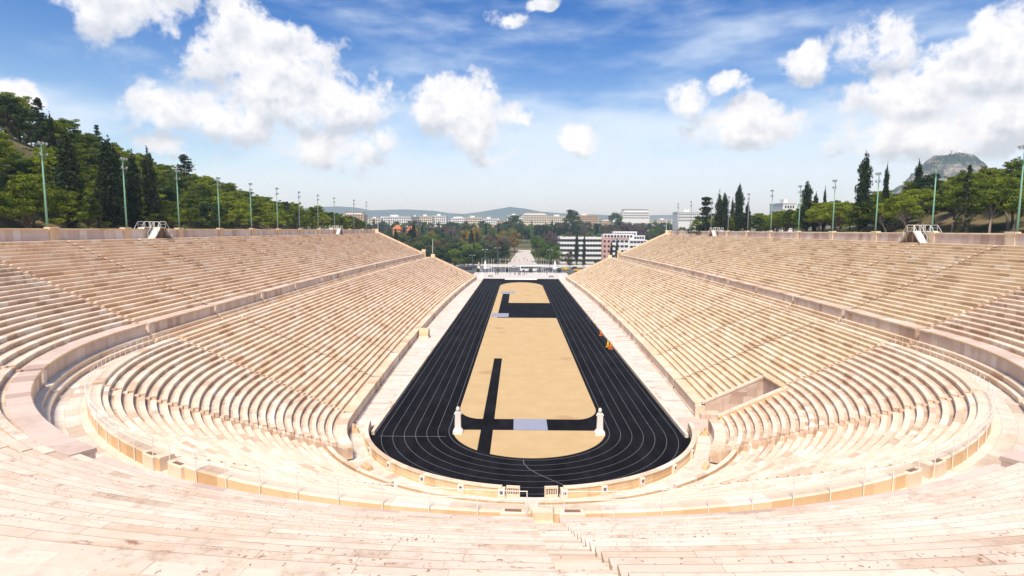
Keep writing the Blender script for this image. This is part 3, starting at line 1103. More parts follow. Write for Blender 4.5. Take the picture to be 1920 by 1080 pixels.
# loose marble blocks on the corridor in front of the ledge
for (a, R, s, lab) in ((-51, 19.3, 1.0, 'reddish marble block lying on the pavement at the left of the curved end'), (-34, 19.4, 0.8, 'small marble block beside the low curved wall on the left'),
                       (55, 19.6, 0.9, 'honey coloured marble block on the pavement at the right of the curved end')):
    x, y = P('C', rad(a), R)
    o = MB().box(-0.55 * s, 0.55 * s, -0.28 * s, 0.28 * s, 0, 0.42 * s, bev=0.03).box(-0.5 * s, 0.5 * s, 0.05, 0.28 * s, 0.42 * s, 0.5 * s, bev=0.03).build('marble_block', ['marble_honey'])
    o.location = (x, y, ZC)
    o.rotation_euler = (0, 0, rad(a + random.uniform(-12, 12)))
    tag(o, lab, 'block')
# carved consoles where the podium ends at the curve
for sg, nm in ((-1, 'left'), (1, 'right')):
    a = sg * rad(82)
    x, y = P('C', a, 19.15)
    V, F = [], []
    prof = [(0.0, 0.0), (0.75, 0.0), (0.75, 0.16), (0.55, 0.22), (0.62, 0.42), (0.5, 0.55), (0.32, 0.5), (0.3, 0.72), (0.12, 0.95), (0.0, 0.95)]
    k = len(prof)
    for yy in (-0.24, 0.24):
        V += [(-sg * q[0], yy, q[1]) for q in prof]
    F = [tuple(range(k)), tuple(range(k, 2 * k))[::-1]] + [(i, (i + 1) % k, k + (i + 1) % k, k + i)[::-1] for i in range(k)]
    o = mesh_obj('carved_console', V, F, ['marble_honey'])
    o.location = (x, y, ZC)
    tag(o, 'scrolled marble console at the foot of the podium on the %s of the curve' % nm, 'carving')

# ---- entrance passage in the right stand
pv = thing('entrance_passage', 'sunken stone entrance passage cut into the right stand near the curve', 'passage')
y0, y1 = VOID_Y
bb = bow(66)
RV = VOID_R
nseg = 9
def lz(R):
    return LZ0 + 0.42 + (R - LR0) / LT * LRISE
# far side wall (faces the camera), built of courses
V, F, T = [], [], []
for j in range(6):
    za, zb_ = ZC + j * 0.86, ZC + (j + 1) * 0.86
    R = 20.64
    while R < RV:
        L = random.uniform(1.0, 1.9)
        R2 = min(R + L, RV)
        mid = (R + R2) / 2
        top = min(zb_, lz(R) - 0.06)
        if top > za + 0.12:
            b = len(V)
            q = MB().box(R + 0.006, R2 - 0.006, y1, y1 + 0.38, za + 0.006, top - 0.006)
            V += q.v
            F += [tuple(b + i for i in f) for f in q.f]
            T += [random.random()] * len(q.f)
        R = R2
mesh_obj('side_wall', V, F, ['marble_wall'], pv, None, T)
V = [(20.66, y1 + 0.03, ZC), (RV, y1 + 0.03, ZC), (RV, y1 + 0.03, lz(RV)), (20.66, y1 + 0.03, lz(20.66))]
V += [(a, b + 0.3, c) for a, b, c in V]
mesh_obj('wall_core', V, [(0, 1, 2, 3), (7, 6, 5, 4), (3, 2, 6, 7), (0, 3, 7, 4), (1, 5, 6, 2)], ['marble_wall'], pv)
# sloping copings of both side walls
def slope_coping(ya, yb, dz, R0, R1, z0=None, name='sloping_coping', zb=None, mat='marble_curve'):
    zt0, zt1 = lz(R0) + dz, lz(R1) + dz
    b0 = zt0 - 0.22 if zb is None else zb
    b1 = zt1 - 0.22 if zb is None else zb
    vs = [(R0, ya, b0), (R1, ya, b1), (R1, yb, b1), (R0, yb, b0), (R0, ya, zt0), (R1, ya, zt1), (R1, yb, zt1), (R0, yb, zt0)]
    mesh_obj(name, vs, [(3, 2, 1, 0), (4, 5, 6, 7), (0, 1, 5, 4), (1, 2, 6, 5), (2, 3, 7, 6), (3, 0, 4, 7)], [mat], pv)
slope_coping(y1 - 0.04, y1 + 0.43, 0.14, 20.3, RV + 0.3)
slope_coping(y0 - 0.42, y0, -0.05, 20.6, RV + 0.3, name='wing_wall', zb=ZC, mat='marble_honey')
slope_coping(y0 - 0.46, y0 + 0.04, 0.13, 20.4, RV + 0.3, name='sloping_coping')
MB().box(19.5, 20.62, y1, y1 + 0.45, ZC, 1.76, bev=0.03).build('end_pier', ['marble_curve'], pv)
zt = lz(RV)
MB().box(RV, RV + 0.5, y0 - 0.45, y0 + 0.9, ZC, zt).box(RV, RV + 0.5, y0 + 2.6, y1 + 0.4, ZC, zt).box(RV, RV + 0.5, y0 + 0.9, y0 + 2.6, 3.1, zt).build('back_wall', ['marble_wall'], pv)
MB().box(RV - 0.1, RV + 0.6, y0 - 0.4, y1 + 0.35, zt + 0.004, zt + 0.22, bev=0.03).box(RV - 0.05, RV, y0, y1, zt - 0.3, zt - 0.16).build('lintel', ['marble_honey'], pv)
MB().box(RV + 0.45, RV + 5, y0 + 0.9, y0 + 2.6, ZC, 3.1).build('doorway', ['dark_void'], pv)
MB().box(17.1, RV, y0, y1, ZC - 0.2, ZC + 0.008).build('passage_floor', ['marble_wall'], pv)
MB().box(20.0, 25.5, y1 - 0.7, y1 - 0.02, ZC + 0.008, 0.95, bev=0.04).build('floor_block', ['marble_wall'], pv)

# ---- arched hood of the small tunnel on the left corridor
th_ = thing('tunnel_hood', 'small arched stone hood standing on the left pavement', 'tunnel', (-20.15, 115.6, ZC))
prof = [(0.78 * math.cos(a), 0.75 + 0.95 * math.sin(a)) for a in np.linspace(0, PI, 13)]
outer = [(1.05, 0.0)] + [(1.05 * math.cos(a), 0.75 + 1.2 * math.sin(a)) for a in np.linspace(0, PI, 13)] + [(-1.05, 0.0)]
inner = [(0.78, 0.0)] + prof + [(-0.78, 0.0)]
V, F = [], []
k = len(outer)
for xx in (-0.9, 0.9):
    V += [(xx, q[0], q[1]) for q in outer]
    V += [(xx, q[0], q[1]) for q in inner]
for i in range(k - 1):
    F += [(i, i + 1, 2 * k + i + 1, 2 * k + i), (k + i, 3 * k + i, 3 * k + i + 1, k + i + 1), (i, k + i, k + i + 1, i + 1), (2 * k + i, 2 * k + i + 1, 3 * k + i + 1, 3 * k + i)]
mesh_obj('arch', V, F, ['marble_honey'], th_)
MB().box(-0.9, -0.7, -0.78, 0.78, 0, 1.5).build('back_panel', ['timber_brown'], th_)
MB().box(-0.95, 1.0, -1.35, -1.06, 0, 0.5, bev=0.03).build('side_block', ['marble_curve'], th_)

# ---- cones and hurdles at the right kerb
def cone(x, y, s, mat, label):
    t = thing('traffic_cone', label, 'cone', (x, y, 0.0), group='cones beside the right kerb')
    MB().box(-0.34 * s, 0.34 * s, -0.34 * s, 0.34 * s, 0, 0.07 * s, bev=0.02).build('base', [mat], t)
    MB().lathe([(0.27 * s, 0.07 * s), (0.2 * s, 0.45 * s), (0.1 * s, 0.95 * s), (0.05 * s, 1.15 * s), (0.03 * s, 1.17 * s)], 12).build('body', [mat], t, smooth=True)


cone(16.1, 107.2, 1.15, 'orange_plastic', 'large orange cone nearest the curved end at the right kerb')
cone(15.85, 109.0, 1.1, 'yellow_plastic', 'yellow orange cone behind the large orange cone at the right kerb')
cone(16.2, 121.0, 1.0, 'orange_plastic', 'single orange cone farther along the right kerb')
for (yy, lab) in ((139.0, 'white athletics hurdle nearer the cones by the right kerb'), (143.5, 'white athletics hurdle farther from the cones by the right kerb')):
    t = thing('hurdle', lab, 'hurdle', (16.6, yy, 0.0), 0, group='hurdles by the right kerb')
    for sx in (-0.55, 0.55):
        MB().box(sx - 0.03, sx + 0.03, -0.5, 0.1, 0, 0.05).box(sx - 0.03, sx + 0.03, 0.04, 0.1, 0.05, 1.5).build('leg', ['mast_grey'], t)
    MB().box(-0.62, 0.62, 0.0, 0.04, 1.42, 1.52).build('crossbar', ['white_paint'], t)

# ---- railings on the lower parapet
for a in (-60, -30, 0, 30):
    t = thing('metal_railing', 'thin pale metal railing above the parapet, ' + CURVE_NAMES[a], 'railing', group='railings on the lower parapet')
    lo, hi = rad(a) + 0.018, rad(a + 30) - 0.022
    n = 10
    for z in (FL + 1.70, FL + 1.32):
        MB().tube([(39.36 * math.sin(q), D - 39.36 * math.cos(q), z) for q in np.linspace(lo, hi, 25)], 0.02, 6).build('rail', ['rail_metal'], t)
    for q in np.linspace(lo, hi, n):
        x, y = P('C', q, 39.36)
        MB().tube([(x, y, FL + 0.02), (x, y, FL + 1.72)], 0.025, 6).build('post', ['rail_metal'], t)
for a in (-90, 60):
    t = thing('metal_railing', 'thin pale metal railing above the parapet, ' + CURVE_NAMES[a], 'railing', group='railings on the lower parapet')
    lo, hi = rad(a) + 0.025, rad(a + 30) - 0.022
    for z in (FL + 1.70, FL + 1.32):
        MB().tube([(39.36 * math.sin(q), D - 39.36 * math.cos(q), z) for q in np.linspace(lo, hi, 25)], 0.012, 5).build('rail', ['rail_metal'], t)
    for q in np.linspace(lo, hi, 16):
        x, y = P('C', q, 39.36)
        MB().tube([(x, y, FL + 0.02), (x, y, FL + 1.72)], 0.018, 6).build('post', ['rail_metal'], t)
# scrolled ends beside the gaps of the parapet
for a in (-30, 0, 30):
    for sg in (-1, 1):
        q = rad(a) + sg * (1.25 / 39.2) - (0.2 / 39.2 if a == 0 else 0)
        x, y = P('C', q, 39.34)
        o = MB().box(-0.55, 0.55, -0.12, 0.3, 0, 0.80, bev=0.06).box(-0.36, 0.36, -0.04, 0.2, 0.80, 0.806).build('scrolled_end_block', ['marble_curve', 'timber_brown'])
        o.data.polygons[15].material_index = 1
        for pg in list(o.data.polygons)[10:]:
            pg.material_index = 1  # thin brown top plate paints the dark of a hollow in the block
        o.location = (x, y, FL)
        o.rotation_euler = (0, 0, q)
        tag(o, 'carved end block %s of the parapet gap %s' % ('left' if sg < 0 else 'right', CST[a]), 'carving')

# ------------------------------------------------------------------ footbridges over the top wall
def footbridge(sg, y, label):
    t = thing('footbridge', label, 'footbridge', (sg * (63.9 + bow(y)), y, TOPZ), 0 if sg < 0 else PI, group='white timber footbridges over the boundary wall')
    # local +x points to the arena for the left side
    H, hw, run = 1.95, 0.75, 1.75
    MB().box(-2.0, 2.0, -hw, hw, H - 0.1, H).build('deck', ['white_paint'], t)
    for (xa_, xb_) in ((0.75, 2.0), (-2.0, -0.75)):
        for s in (-1, 1):
            vs = [(xa_, s * hw, H), (xb_, s * hw, H), (xb_, s * (hw + run), 0.05), (xa_, s * (hw + run), 0.05)]
            vs += [(a, b, c - 0.12) for a, b, c in vs]
            mesh_obj('flight', vs, [(0, 1, 2, 3), (7, 6, 5, 4), (0, 4, 5, 1), (1, 5, 6, 2), (2, 6, 7, 3), (3, 7, 4, 0)], ['white_paint'], t)
            for i in range(7):
                f = (i + 0.5) / 7
                MB().box(xa_ + 0.04, xb_ - 0.04, s * (hw + run * f) - 0.03, s * (hw + run * f) + 0.03, H + (0.05 - H) * f, H + (0.05 - H) * f + 0.05).build('tread', ['white_paint'], t)
            for xx in (xa_ + 0.05, xb_ - 0.05):
                m_ = MB()
                m_.tube([(xx, s * hw, H + 0.95), (xx, s * (hw + run), 1.0)], 0.045, 4)
                for f in (0.0, 0.5, 1.0):
                    m_.tube([(xx, s * (hw + run * f), H + (0.05 - H) * f), (xx, s * (hw + run * f), H + (0.05 - H) * f + 0.95)], 0.045, 4)
                m_.build('handrail', ['white_paint'], t)
        m_ = MB()
        xo = xb_ - 0.02 if xb_ > 0 else xa_ + 0.02
        for s in (-1, 1):
            m_.box(xo - 0.05, xo + 0.05, s * hw - 0.06, s * hw + 0.06, 0, H - 0.1)
            m_.tube([(xo - 0.5, s * hw, H - 0.2), (xo - 0.5, s * (hw + run) * 0.55, 0.1)], 0.06, 4)
        m_.box(xo - 0.06, xo + 0.06, -hw - run, hw + run, 0, 0.1)
        m_.tube([(xo - 0.6, -hw, 0.1), (xo - 0.6, hw, H - 0.2)], 0.07, 4)
        m_.build('truss', ['timber_brown'], t)
        # brown sheet standing for the shade under the open frame
        xm = (xa_ + xb_) / 2
        vs = [(xm, -hw - run + 0.2, 0.05), (xm, hw + run - 0.2, 0.05), (xm, hw, H - 0.12), (xm, -hw, H - 0.12)]
        vs += [(a + 0.04, b, c) for a, b, c in vs]
        mesh_obj('shade_sheet', vs, [(0, 1, 2, 3), (7, 6, 5, 4), (0, 4, 5, 1), (1, 5, 6, 2), (2, 6, 7, 3), (3, 7, 4, 0)], ['timber_brown'], t)
    for xx in (-1.95, 1.95):
        m_ = MB().tube([(xx, -hw, H + 0.95), (xx, hw, H + 0.95)], 0.045, 4).tube([(xx, -hw, H + 0.5), (xx, hw, H + 0.5)], 0.03, 4)
        m_.build('handrail', ['white_paint'], t)
    for s in (-1, 1):
        m_ = MB().tube([(-0.75, s * hw, H + 0.95), (0.75, s * hw, H + 0.95)], 0.045, 4)
        for xx in (-0.75, 0, 0.75):
            m_.tube([(xx, s * hw, H), (xx, s * hw, H + 0.95)], 0.045, 4)
        m_.build('handrail', ['white_paint'], t)


footbridge(-1, 101.5, 'white timber footbridge over the wall of the left stand, near one')
footbridge(-1, 205.0, 'white timber footbridge over the wall of the left stand, far one')
footbridge(1, 97.0, 'white timber footbridge over the wall of the right stand, near one')
footbridge(1, 198.5, 'white timber footbridge over the wall of the right stand, far one')


# ------------------------------------------------------------------ floodlight masts
def mast(x, y, h, green, label, z0=TOPZ):
    t = thing('floodlight_mast', label, 'floodlight', (x, y, z0), 0 if x < 0 else PI, group='floodlight masts along the boundary walls')
    mt = 'mast_green' if green else 'mast_grey'
    MB().tube([(0, 0, 0), (0, 0, h * 0.5), (0, 0, h)], [0.15, 0.12, 0.07], 10).build('pole', [mt], t, smooth=True)
    for z in (h - 0.15, h - 1.55):
        MB().box(-0.04, 0.04, -0.75, 0.75, z - 0.04, z + 0.04).build('crossbar', [mt], t)
        for yy in (-0.62, 0.0, 0.62) if z > h - 1 else (-0.5, 0.5):
            lp = MB().lathe([(0.08, -0.14), (0.18, -0.02), (0.21, 0.10), (0.21, 0.13)], 12).build('lamp', ['lamp_body'], t)
            gl = MB().lathe([(0.19, 0.13), (0.17, 0.16), (0.01, 0.18)], 12).build('lens', ['lamp_glass'], lp)
            lp.location = (0.15, yy, z + 0.28)
            lp.rotation_euler = (0, rad(115), random.uniform(-0.3, 0.3))


for sg, nm in ((-1, 'left'), (1, 'right')):
    for k in range(1, 12):
        y = D + SPAN * k + (1.7 if k > 1 else 0.4)
        inside = k >= 10
        R = (62.9 if inside else 64.95) + bow(y)
        mast(sg * R, y, 12.6 + (0.4 if k < 3 else 0), k <= 6, '%s floodlight mast from the curved end along the %s stand%s' % (ORD[k - 1], nm, ', standing inside the wall' if inside else ''))
for sg, x, y, z, h, lab in ((-1, -38.6, YE + 0.4, 11.6, 6.0, 'slim white pole on the far end pier of the left lower stand'), (-1, -61.0, YE - 5, TOPZ, 6.5, 'slim pale pole inside the wall at the far end of the left stand'),
                            (1, 61.0, YE - 6, TOPZ, 6.5, 'slim pale pole inside the wall at the far end of the right stand')):
    t = thing('white_pole', lab, 'pole', (x, y, z))
    MB().tube([(0, 0, 0), (0, 0, h)], [0.1, 0.06], 8).build('shaft', ['flag_white'], t)
    MB().lathe([(0.03, h), (0.12, h + 0.08), (0.03, h + 0.2)], 8).build('finial', ['flag_white'], t)


# ------------------------------------------------------------------ terrain
def sstep(a, b, v):
    t = min(1, max(0, (v - a) / (b - a)))
    return t * t * (3 - 2 * t)


def plan_R(x, y):
    if y > D:
        return abs(x) - (bow(y) if y < YE else 0)
    return math.hypot(x, y - D)


def ground_z(x, y):
    # far country
    far = 0.0
    if y > 390:
        far = np.interp(y, [390, 450, 520, 600, 800, 1000, 1500, 3000, 9000], [0, 1.5, 4.0, 9.0, 18, 25, 38, 50, 60])
    R = plan_R(x, y)
    side = 0.0
    if R > 64.5 and y < 330:
        s = R - 69
        h = TOPZ * sstep(64.6, 69.0, R)
        if y > D - 70:
            if x < 0:
                crest = np.interp(y, [-60, 40, 100, 130, 153, 170, 197, 242, 262], [28, 28, 26, 22, 15.5, 13.7, 10, 4.0, 0])
                h += crest * sstep(0, 46, s) * (1 - 0.3 * sstep(70, 200, s))
            else:
                crest = np.interp(y, [-60, 40, 115, 142, 156, 182, 262], [8, 8, 8, 8, 5, 3, 0])
                h += crest * sstep(4, 34, s)
        else:
            h += 6 * sstep(0, 60, s)
        k = 1 - sstep(254, 300, y) * (0.985 if abs(x) < 130 else 0.8)
        k *= 1 - 0.6 * sstep(260, 900, abs(x))
        side = h * k
    if R <= 64.6 and y < 256:
        return -1.0
    v = max(far, side)
    v += 0.35 * math.sin(x * 0.13 + 1) * math.sin(y * 0.11) * (1 if (R > 70 and y < 256) else 0)
    return v - 0.05


def axis(fine0, fine1, step, lo, hi, grow=1.25):
    c = list(np.arange(fine0, fine1 + 0.1, step))
    s, v = step, c[-1]
    while v < hi:
        s *= grow
        v += s
        c.append(v)
    s, v = step, c[0]
    pre = []
    while v > lo:
        s *= grow
        v -= s
        pre.append(v)
    return pre[::-1] + c


gx = axis(-150, 150, 3.0, -9000, 9000)
gy = axis(-80, 420, 4.0, -3000, 9500)
V = [(x, y, ground_z(x, y)) for y in gy for x in gx]
nx = len(gx)
F = [(j * nx + i, j * nx + i + 1, (j + 1) * nx + i + 1, (j + 1) * nx + i) for j in range(len(gy) - 1) for i in range(nx - 1)]
struct(mesh_obj('ground', V, F, ['hill_ground'], smooth=True))

# plaza, roads, park path
struct(MB().box(-23.5, 23.5, 262.02, 300, -0.4, 0.12).build('plaza', ['plaza_paving']))
struct(MB().box(-90, 110, 300.02, 345, -0.4, 0.03).build('road', ['asphalt']))
struct(MB().box(-60, 70, 345.02, 372, -0.4, 0.10).build('pavement', ['plaza_paving']))
V, F = [], []
for i, y in enumerate(np.linspace(372, 520, 20)):
    w = 9.5 - (y - 372) * 0.028
    c = 1.2 + (y - 372) * 0.02
    V += [(c - w, y, ground_z(0, y) + 0.25), (c + w, y, ground_z(0, y) + 0.25)]
for i in range(19):
    F.append((2 * i, 2 * i + 1, 2 * i + 3, 2 * i + 2))
struct(mesh_obj('park_path', V, F, ['path_gravel']))
# low marble walls and steps at the open end
for sg, nm in ((-1, 'left'), (1, 'right')):
    o = MB().box(sg * 20.5 - 3.2, sg * 20.5 + 3.2, 262.1, 262.9, 0, 1.15, bev=0.06).box(sg * 17.6 - 0.6, sg * 17.6 + 0.6, 260.6, 262.0, 0, 1.9, bev=0.1).build('gate_wall', ['marble_white'])
    tag(o, 'low white marble wall with a pier on the %s of the open end' % nm, 'wall')
o = MB().box(-7.2, 7.2, 257.2, 261.9, 0.0, 0.08).box(-7.2, 7.2, 258.6, 261.9, 0.08, 0.2).build('marble_step', ['marble_white'])
tag(o, 'broad pale marble step at the far end of the track', 'step')
for (x, lab) in ((-14.2, 'dark bench on the left of the plaza beyond the track'), (14.0, 'dark bench on the right of the plaza beyond the track')):
    t = thing('bench', lab, 'bench', (x, 268, 0.12))
    MB().box(-1.1, 1.1, -0.25, 0.25, 0.4, 0.48).build('seat', ['timber_brown'], t)
    MB().box(-1.1, 1.1, 0.22, 0.28, 0.5, 0.9).build('backrest', ['timber_brown'], t)
    for s in (-0.9, 0.9):
        MB().box(s - 0.05, s + 0.05, -0.22, 0.27, 0, 0.4).build('leg', ['lamp_body'], t)
# --- PART2


# ------------------------------------------------------------------ trees
def leaf_cloud(clumps, n_per, size, flat=0.5, seed=0):
    """many small leaf sprays spread through the clumps; returns verts, faces, tone"""
    r = np.random.default_rng(seed)
    P_, T_, N_ = [], [], []
    for (c, rr, tone, m) in clumps:
        k = int(n_per * m)
        d = r.normal(size=(k, 3))
        d /= np.linalg.norm(d, axis=1)[:, None]
        q = r.uniform(0.45, 1.08, size=(k, 1)) ** 0.6
        P_.append(np.array(c) + d * q * np.array(rr))
        N_.append(d * 0.8 + r.normal(size=(k, 3)) * 0.6 + np.array([0, 0, flat]))
        T_.append(np.clip(tone + r.normal(size=k) * 0.16, 0, 1))
    p, nrm, t = np.concatenate(P_), np.concatenate(N_), np.concatenate(T_)
    nrm /= np.linalg.norm(nrm, axis=1)[:, None]
    k = len(p)
    a = np.cross(nrm, r.normal(size=(k, 3)))
    a /= np.linalg.norm(a, axis=1)[:, None]
    b = np.cross(nrm, a)
    s1 = (size * r.uniform(0.6, 1.3, size=(k, 1)))
    s2 = s1 * r.uniform(0.4, 0.8, size=(k, 1))
    v = np.stack([p - a * s1, p - b * s2 * 0.7, p + a * s1, p + b * s2], 1).reshape(-1, 3)
    f = np.arange(4 * k).reshape(-1, 4)
    return v, f, t


def fast_mesh(name, v, f, t, mat):
    me = bpy.data.meshes.new(name)
    me.vertices.add(len(v))
    me.vertices.foreach_set('co', v.astype(np.float32).ravel())
    me.loops.add(f.size)
    me.loops.foreach_set('vertex_index', f.astype(np.int32).ravel())
    me.polygons.add(len(f))
    me.polygons.foreach_set('loop_start', np.arange(0, f.size, 4, dtype=np.int32))
    a = me.attributes.new('tone', 'FLOAT', 'FACE')
    a.data.foreach_set('value', t.astype(np.float32))
    me.materials.append(MAT[mat])
    me.update(calc_edges=True)
    me.validate()
    return me


def trunk_mesh(paths, mat):
    mb = MB()
    for pts, rs in paths:
        mb.tube(pts, rs, 7)
    o = mb.build('trunk', [mat], None, smooth=True)
    me = o.data
    bpy.data.objects.remove(o)
    return me


def pine_proto(seed, high=0.42, spread=3.4, mat='leaf_pine', bark='bark', n_per=330, lean=0.6):
    r = random.Random(seed)
    H = 10.0
    lx, ly = r.uniform(-lean, lean), r.uniform(-lean, lean)
    fork = H * high
    paths = [([(0, 0, -1.5), (lx * 0.3, ly * 0.2, fork * 0.5), (lx, ly, fork), (lx * 1.3, ly * 1.2, H * 0.82)], [0.24, 0.2, 0.16, 0.05])]
    cl = []
    n = r.randint(24, 30)
    for i in range(n):
        a = 2 * PI * i / n * 4.3 + r.uniform(-0.4, 0.4)
        f = i / n
        z = H * (high + 0.05 + (0.93 - high) * f ** 0.8)
        rad_ = spread * (1 - 0.75 * f ** 1.7) * r.uniform(0.65, 1.05)
        c = (lx * 1.1 + rad_ * math.cos(a), ly * 1.1 + rad_ * math.sin(a), z)
        s = r.uniform(0.75, 1.25)
        cl.append((c, (1.12 * s, 1.12 * s, 0.52 * s), r.uniform(0.0, 1.0), s * s))
        for _ in range(2):
            c2 = (c[0] + r.uniform(-1.4, 1.4), c[1] + r.uniform(-1.4, 1.4), c[2] + r.uniform(-0.2, 0.8))
            cl.append((c2, (0.6, 0.6, 0.3), r.uniform(0.1, 1.0), 0.3))
        if i % 2 == 0:
            paths.append(([(lx * 0.95, ly * 0.95, fork * r.uniform(0.75, 1.0)), ((lx + c[0]) / 2, (ly + c[1]) / 2, (fork + z) / 2 - 0.3), (c[0] * 0.95, c[1] * 0.95, z)], [0.11, 0.07, 0.02]))
    v, f, t = leaf_cloud(cl, n_per * 0.52, 0.19, 0.5, seed)
    return fast_mesh('crown', v, f, t, mat), trunk_mesh(paths, bark)


def cypress_proto(seed, wid=1.0, bare=0.12, ragged=0.3):
    r = random.Random(seed)
    H = 10.0
    cl = []
    n = 34
    for i in range(n):
        f = i / (n - 1)
        z = H * (bare + (0.99 - bare) * f)
        w = wid * (0.45 + 0.55 * min(1, f * 5)) * (1 - f ** 3.6) ** 0.8 + 0.06
        for q in range(3 if f < 0.9 else 1):
            a = r.uniform(0, 2 * PI)
            o = w * r.uniform(0.15, 0.5 + ragged * 0.6)
            cl.append(((o * math.cos(a), o * math.sin(a), z + r.uniform(-0.2, 0.2)), (w * 0.6, w * 0.6, 0.55), r.uniform(0, 1), max(0.15, w)))
    v, f, t = leaf_cloud(cl, 70, 0.15, -0.1, seed)
    return fast_mesh('crown', v, f, t, 'leaf_cypress'), trunk_mesh([([(0, 0, -1.5), (0.05, 0, H * 0.3), (0, 0, H * 0.95)], [0.2, 0.16, 0.02])], 'bark')


def fir_proto(seed):
    """open ragged conifer with whorled branches"""
    r = random.Random(seed)
    H = 10.0
    cl, paths = [], [([(0, 0, -1.5), (0, 0, H)], [0.2, 0.02])]
    for i in range(13):
        f = i / 12
        z0_ = H * (0.16 + 0.8 * f)
        L = 2.5 * (1 - f) ** 0.8 + 0.25
        for q in range(5):
            a = r.uniform(0, 2 * PI)
            z = z0_ + r.uniform(-0.35, 0.35)
            l = L * r.uniform(0.45, 1.1)
            e = (l * math.cos(a), l * math.sin(a), z + 0.12 * l)
            paths.append(([(0, 0, z), e], [0.05, 0.015]))
            for g_ in (0.4, 0.7, 1.0):
                cl.append(((e[0] * g_, e[1] * g_, z + 0.12 * l * g_), (0.42, 0.42, 0.16), r.random(), 0.5))
    v, f, t = leaf_cloud(cl, 42, 0.15, 0.5, seed)
    return fast_mesh('crown', v, f, t, 'leaf_cypress'), trunk_mesh(paths, 'bark')


def round_proto(seed, mat, n_per=170, dens=1.0, wide=1.0):
    r = random.Random(seed)
    H = 10.0
    cl, paths = [], [([(0, 0, -1.5), (0.1, 0, 2.5), (0, 0.1, 6.5)], [0.26, 0.2, 0.06])]
    for i in range(26):
        z = r.uniform(2.8, 9.0)
        w = 3.3 * wide * math.sqrt(max(0.05, 1 - ((z - 5.6) / 4.4) ** 2))
        a = r.uniform(0, 2 * PI)
        o = w * r.uniform(0.35, 0.95)
        s = r.uniform(0.8, 1.35)
        c = (o * math.cos(a), o * math.sin(a), z)
        cl.append((c, (1.1 * s, 1.1 * s, 0.85 * s), r.random(), s))
        if i % 3 == 0:
            paths.append(([(0, 0, 2.6), (c[0] * 0.5, c[1] * 0.5, (2.6 + z) / 2), c], [0.12, 0.07, 0.02]))
    v, f, t = leaf_cloud(cl, n_per * dens, 0.22, 0.3, seed)
    return fast_mesh('crown', v, f, t, mat), trunk_mesh(paths, 'bark')


PR = {'pine': [pine_proto(i, 0.30 + 0.05 * i, 3.2 + 0.15 * i) for i in range(4)],
      'umbrella': [pine_proto(20 + i, 0.55, 3.6, 'leaf_pine', 'bark_pale', 300, 1.6) for i in range(3)],
      'darkpine': [pine_proto(40 + i, 0.3, 3.4, 'leaf_dark') for i in range(2)],
      'cypress': [cypress_proto(60, 0.95), cypress_proto(61, 1.15, 0.16, 0.4), cypress_proto(62, 0.8, 0.1, 0.25)],
      'fir': [fir_proto(70), fir_proto(71)],
      'green': [round_proto(80, 'leaf_green'), round_proto(81, 'leaf_green', wide=1.2)],
      'dark': [round_proto(82, 'leaf_dark'), round_proto(83, 'leaf_dark', wide=1.15)],
      'olive': [round_proto(84, 'leaf_olive'), round_proto(85, 'leaf_olive')],
      'yellow': [round_proto(86, 'leaf_yellow'), round_proto(87, 'leaf_yellow')],
      'brown': [round_proto(88, 'leaf_brown', dens=0.7), round_proto(89, 'leaf_brown', dens=0.6)],
      'mauve': [round_proto(90, 'leaf_mauve', dens=0.55), round_proto(91, 'leaf_mauve', dens=0.6)]}
TNAME = {'pine': 'pine_tree', 'umbrella': 'pine_tree', 'darkpine': 'pine_tree', 'cypress': 'cypress_tree', 'fir': 'conifer_tree'}


def tree(kind, x, y, h, label, group=None, w=1.0, z=None, var=None):
    cr, tk = random.choice(PR[kind]) if var is None else PR[kind][var]
    t = thing(TNAME.get(kind, 'broadleaf_tree'), label, 'tree', (x, y, ground_z(x, y) if z is None else z), random.uniform(0, 2 * PI), group)
    s = h / 10.0
    t.scale = (s * w, s * w, s)
    for nm, me in (('trunk', tk), ('crown', cr)):
        o = bpy.data.objects.new(nm, me)
        COL.objects.link(o)
        o.parent = t
    return t


def at(px, Y):
    """ground x for a picture column at distance Y"""
    return (px - 973) / 1088 * Y - 1.3


def clear(x, y):
    return x < -92 and 78 < y < 126


# left hillside
placed = []
random.seed(21)
xx = -71.0
row = 0
while xx > -121:
    yy = 34 + random.uniform(0, 4)
    while yy < 262:
        x, y = xx + random.uniform(-2.2, 2.2) - (bow(yy) if yy < 252 else 0), yy + random.uniform(-2.2, 2.2)
        yy += 6.6 + row * 0.2
        if clear(x, y) or plan_R(x, y) < 68.5:
            continue
        if y < 62 and math.hypot(x, y - D) > 128:
            continue
        if -x / max(y, 1) > 1.15:
            continue
        h = random.uniform(7.5, 10.0) if row else random.uniform(6.0, 8.5)
        if y > 215:
            h *= 0.85
        k = 'pine' if random.random() < 0.88 else ('dark' if random.random() < 0.5 else 'darkpine')
        lab = 'leafy pine in the dense wood on the left hillside' if k == 'pine' else 'dark evergreen in the dense wood on the left hillside'
        tree(k, x, y, h, lab, 'trees of the left hillside wood' if k == 'pine' else 'dark evergreens of the left hillside wood', random.uniform(0.95, 1.25))
    xx -= 6.0
    row += 1
for i, (px, Y, top, w, lab) in enumerate(((133, 91, 252, 1.2, 'tall cypress with a bare trunk just right of the leftmost mast'), (211, 99, 262, 1.1, 'tall dark cypress left of the second mast on the left'),
                                          (254, 104, 290, 1.05, 'dark cypress just right of the second mast on the left'), (283, 109, 284, 1.0, 'slim cypress left of the third mast on the left'))):
    x = at(px, Y)
    tree('cypress', x, Y, 22.1 + (428 - top) / 1088 * Y - ground_z(x, Y), lab, 'tall cypresses behind the left wall', w * 1.05, var=i % 3)
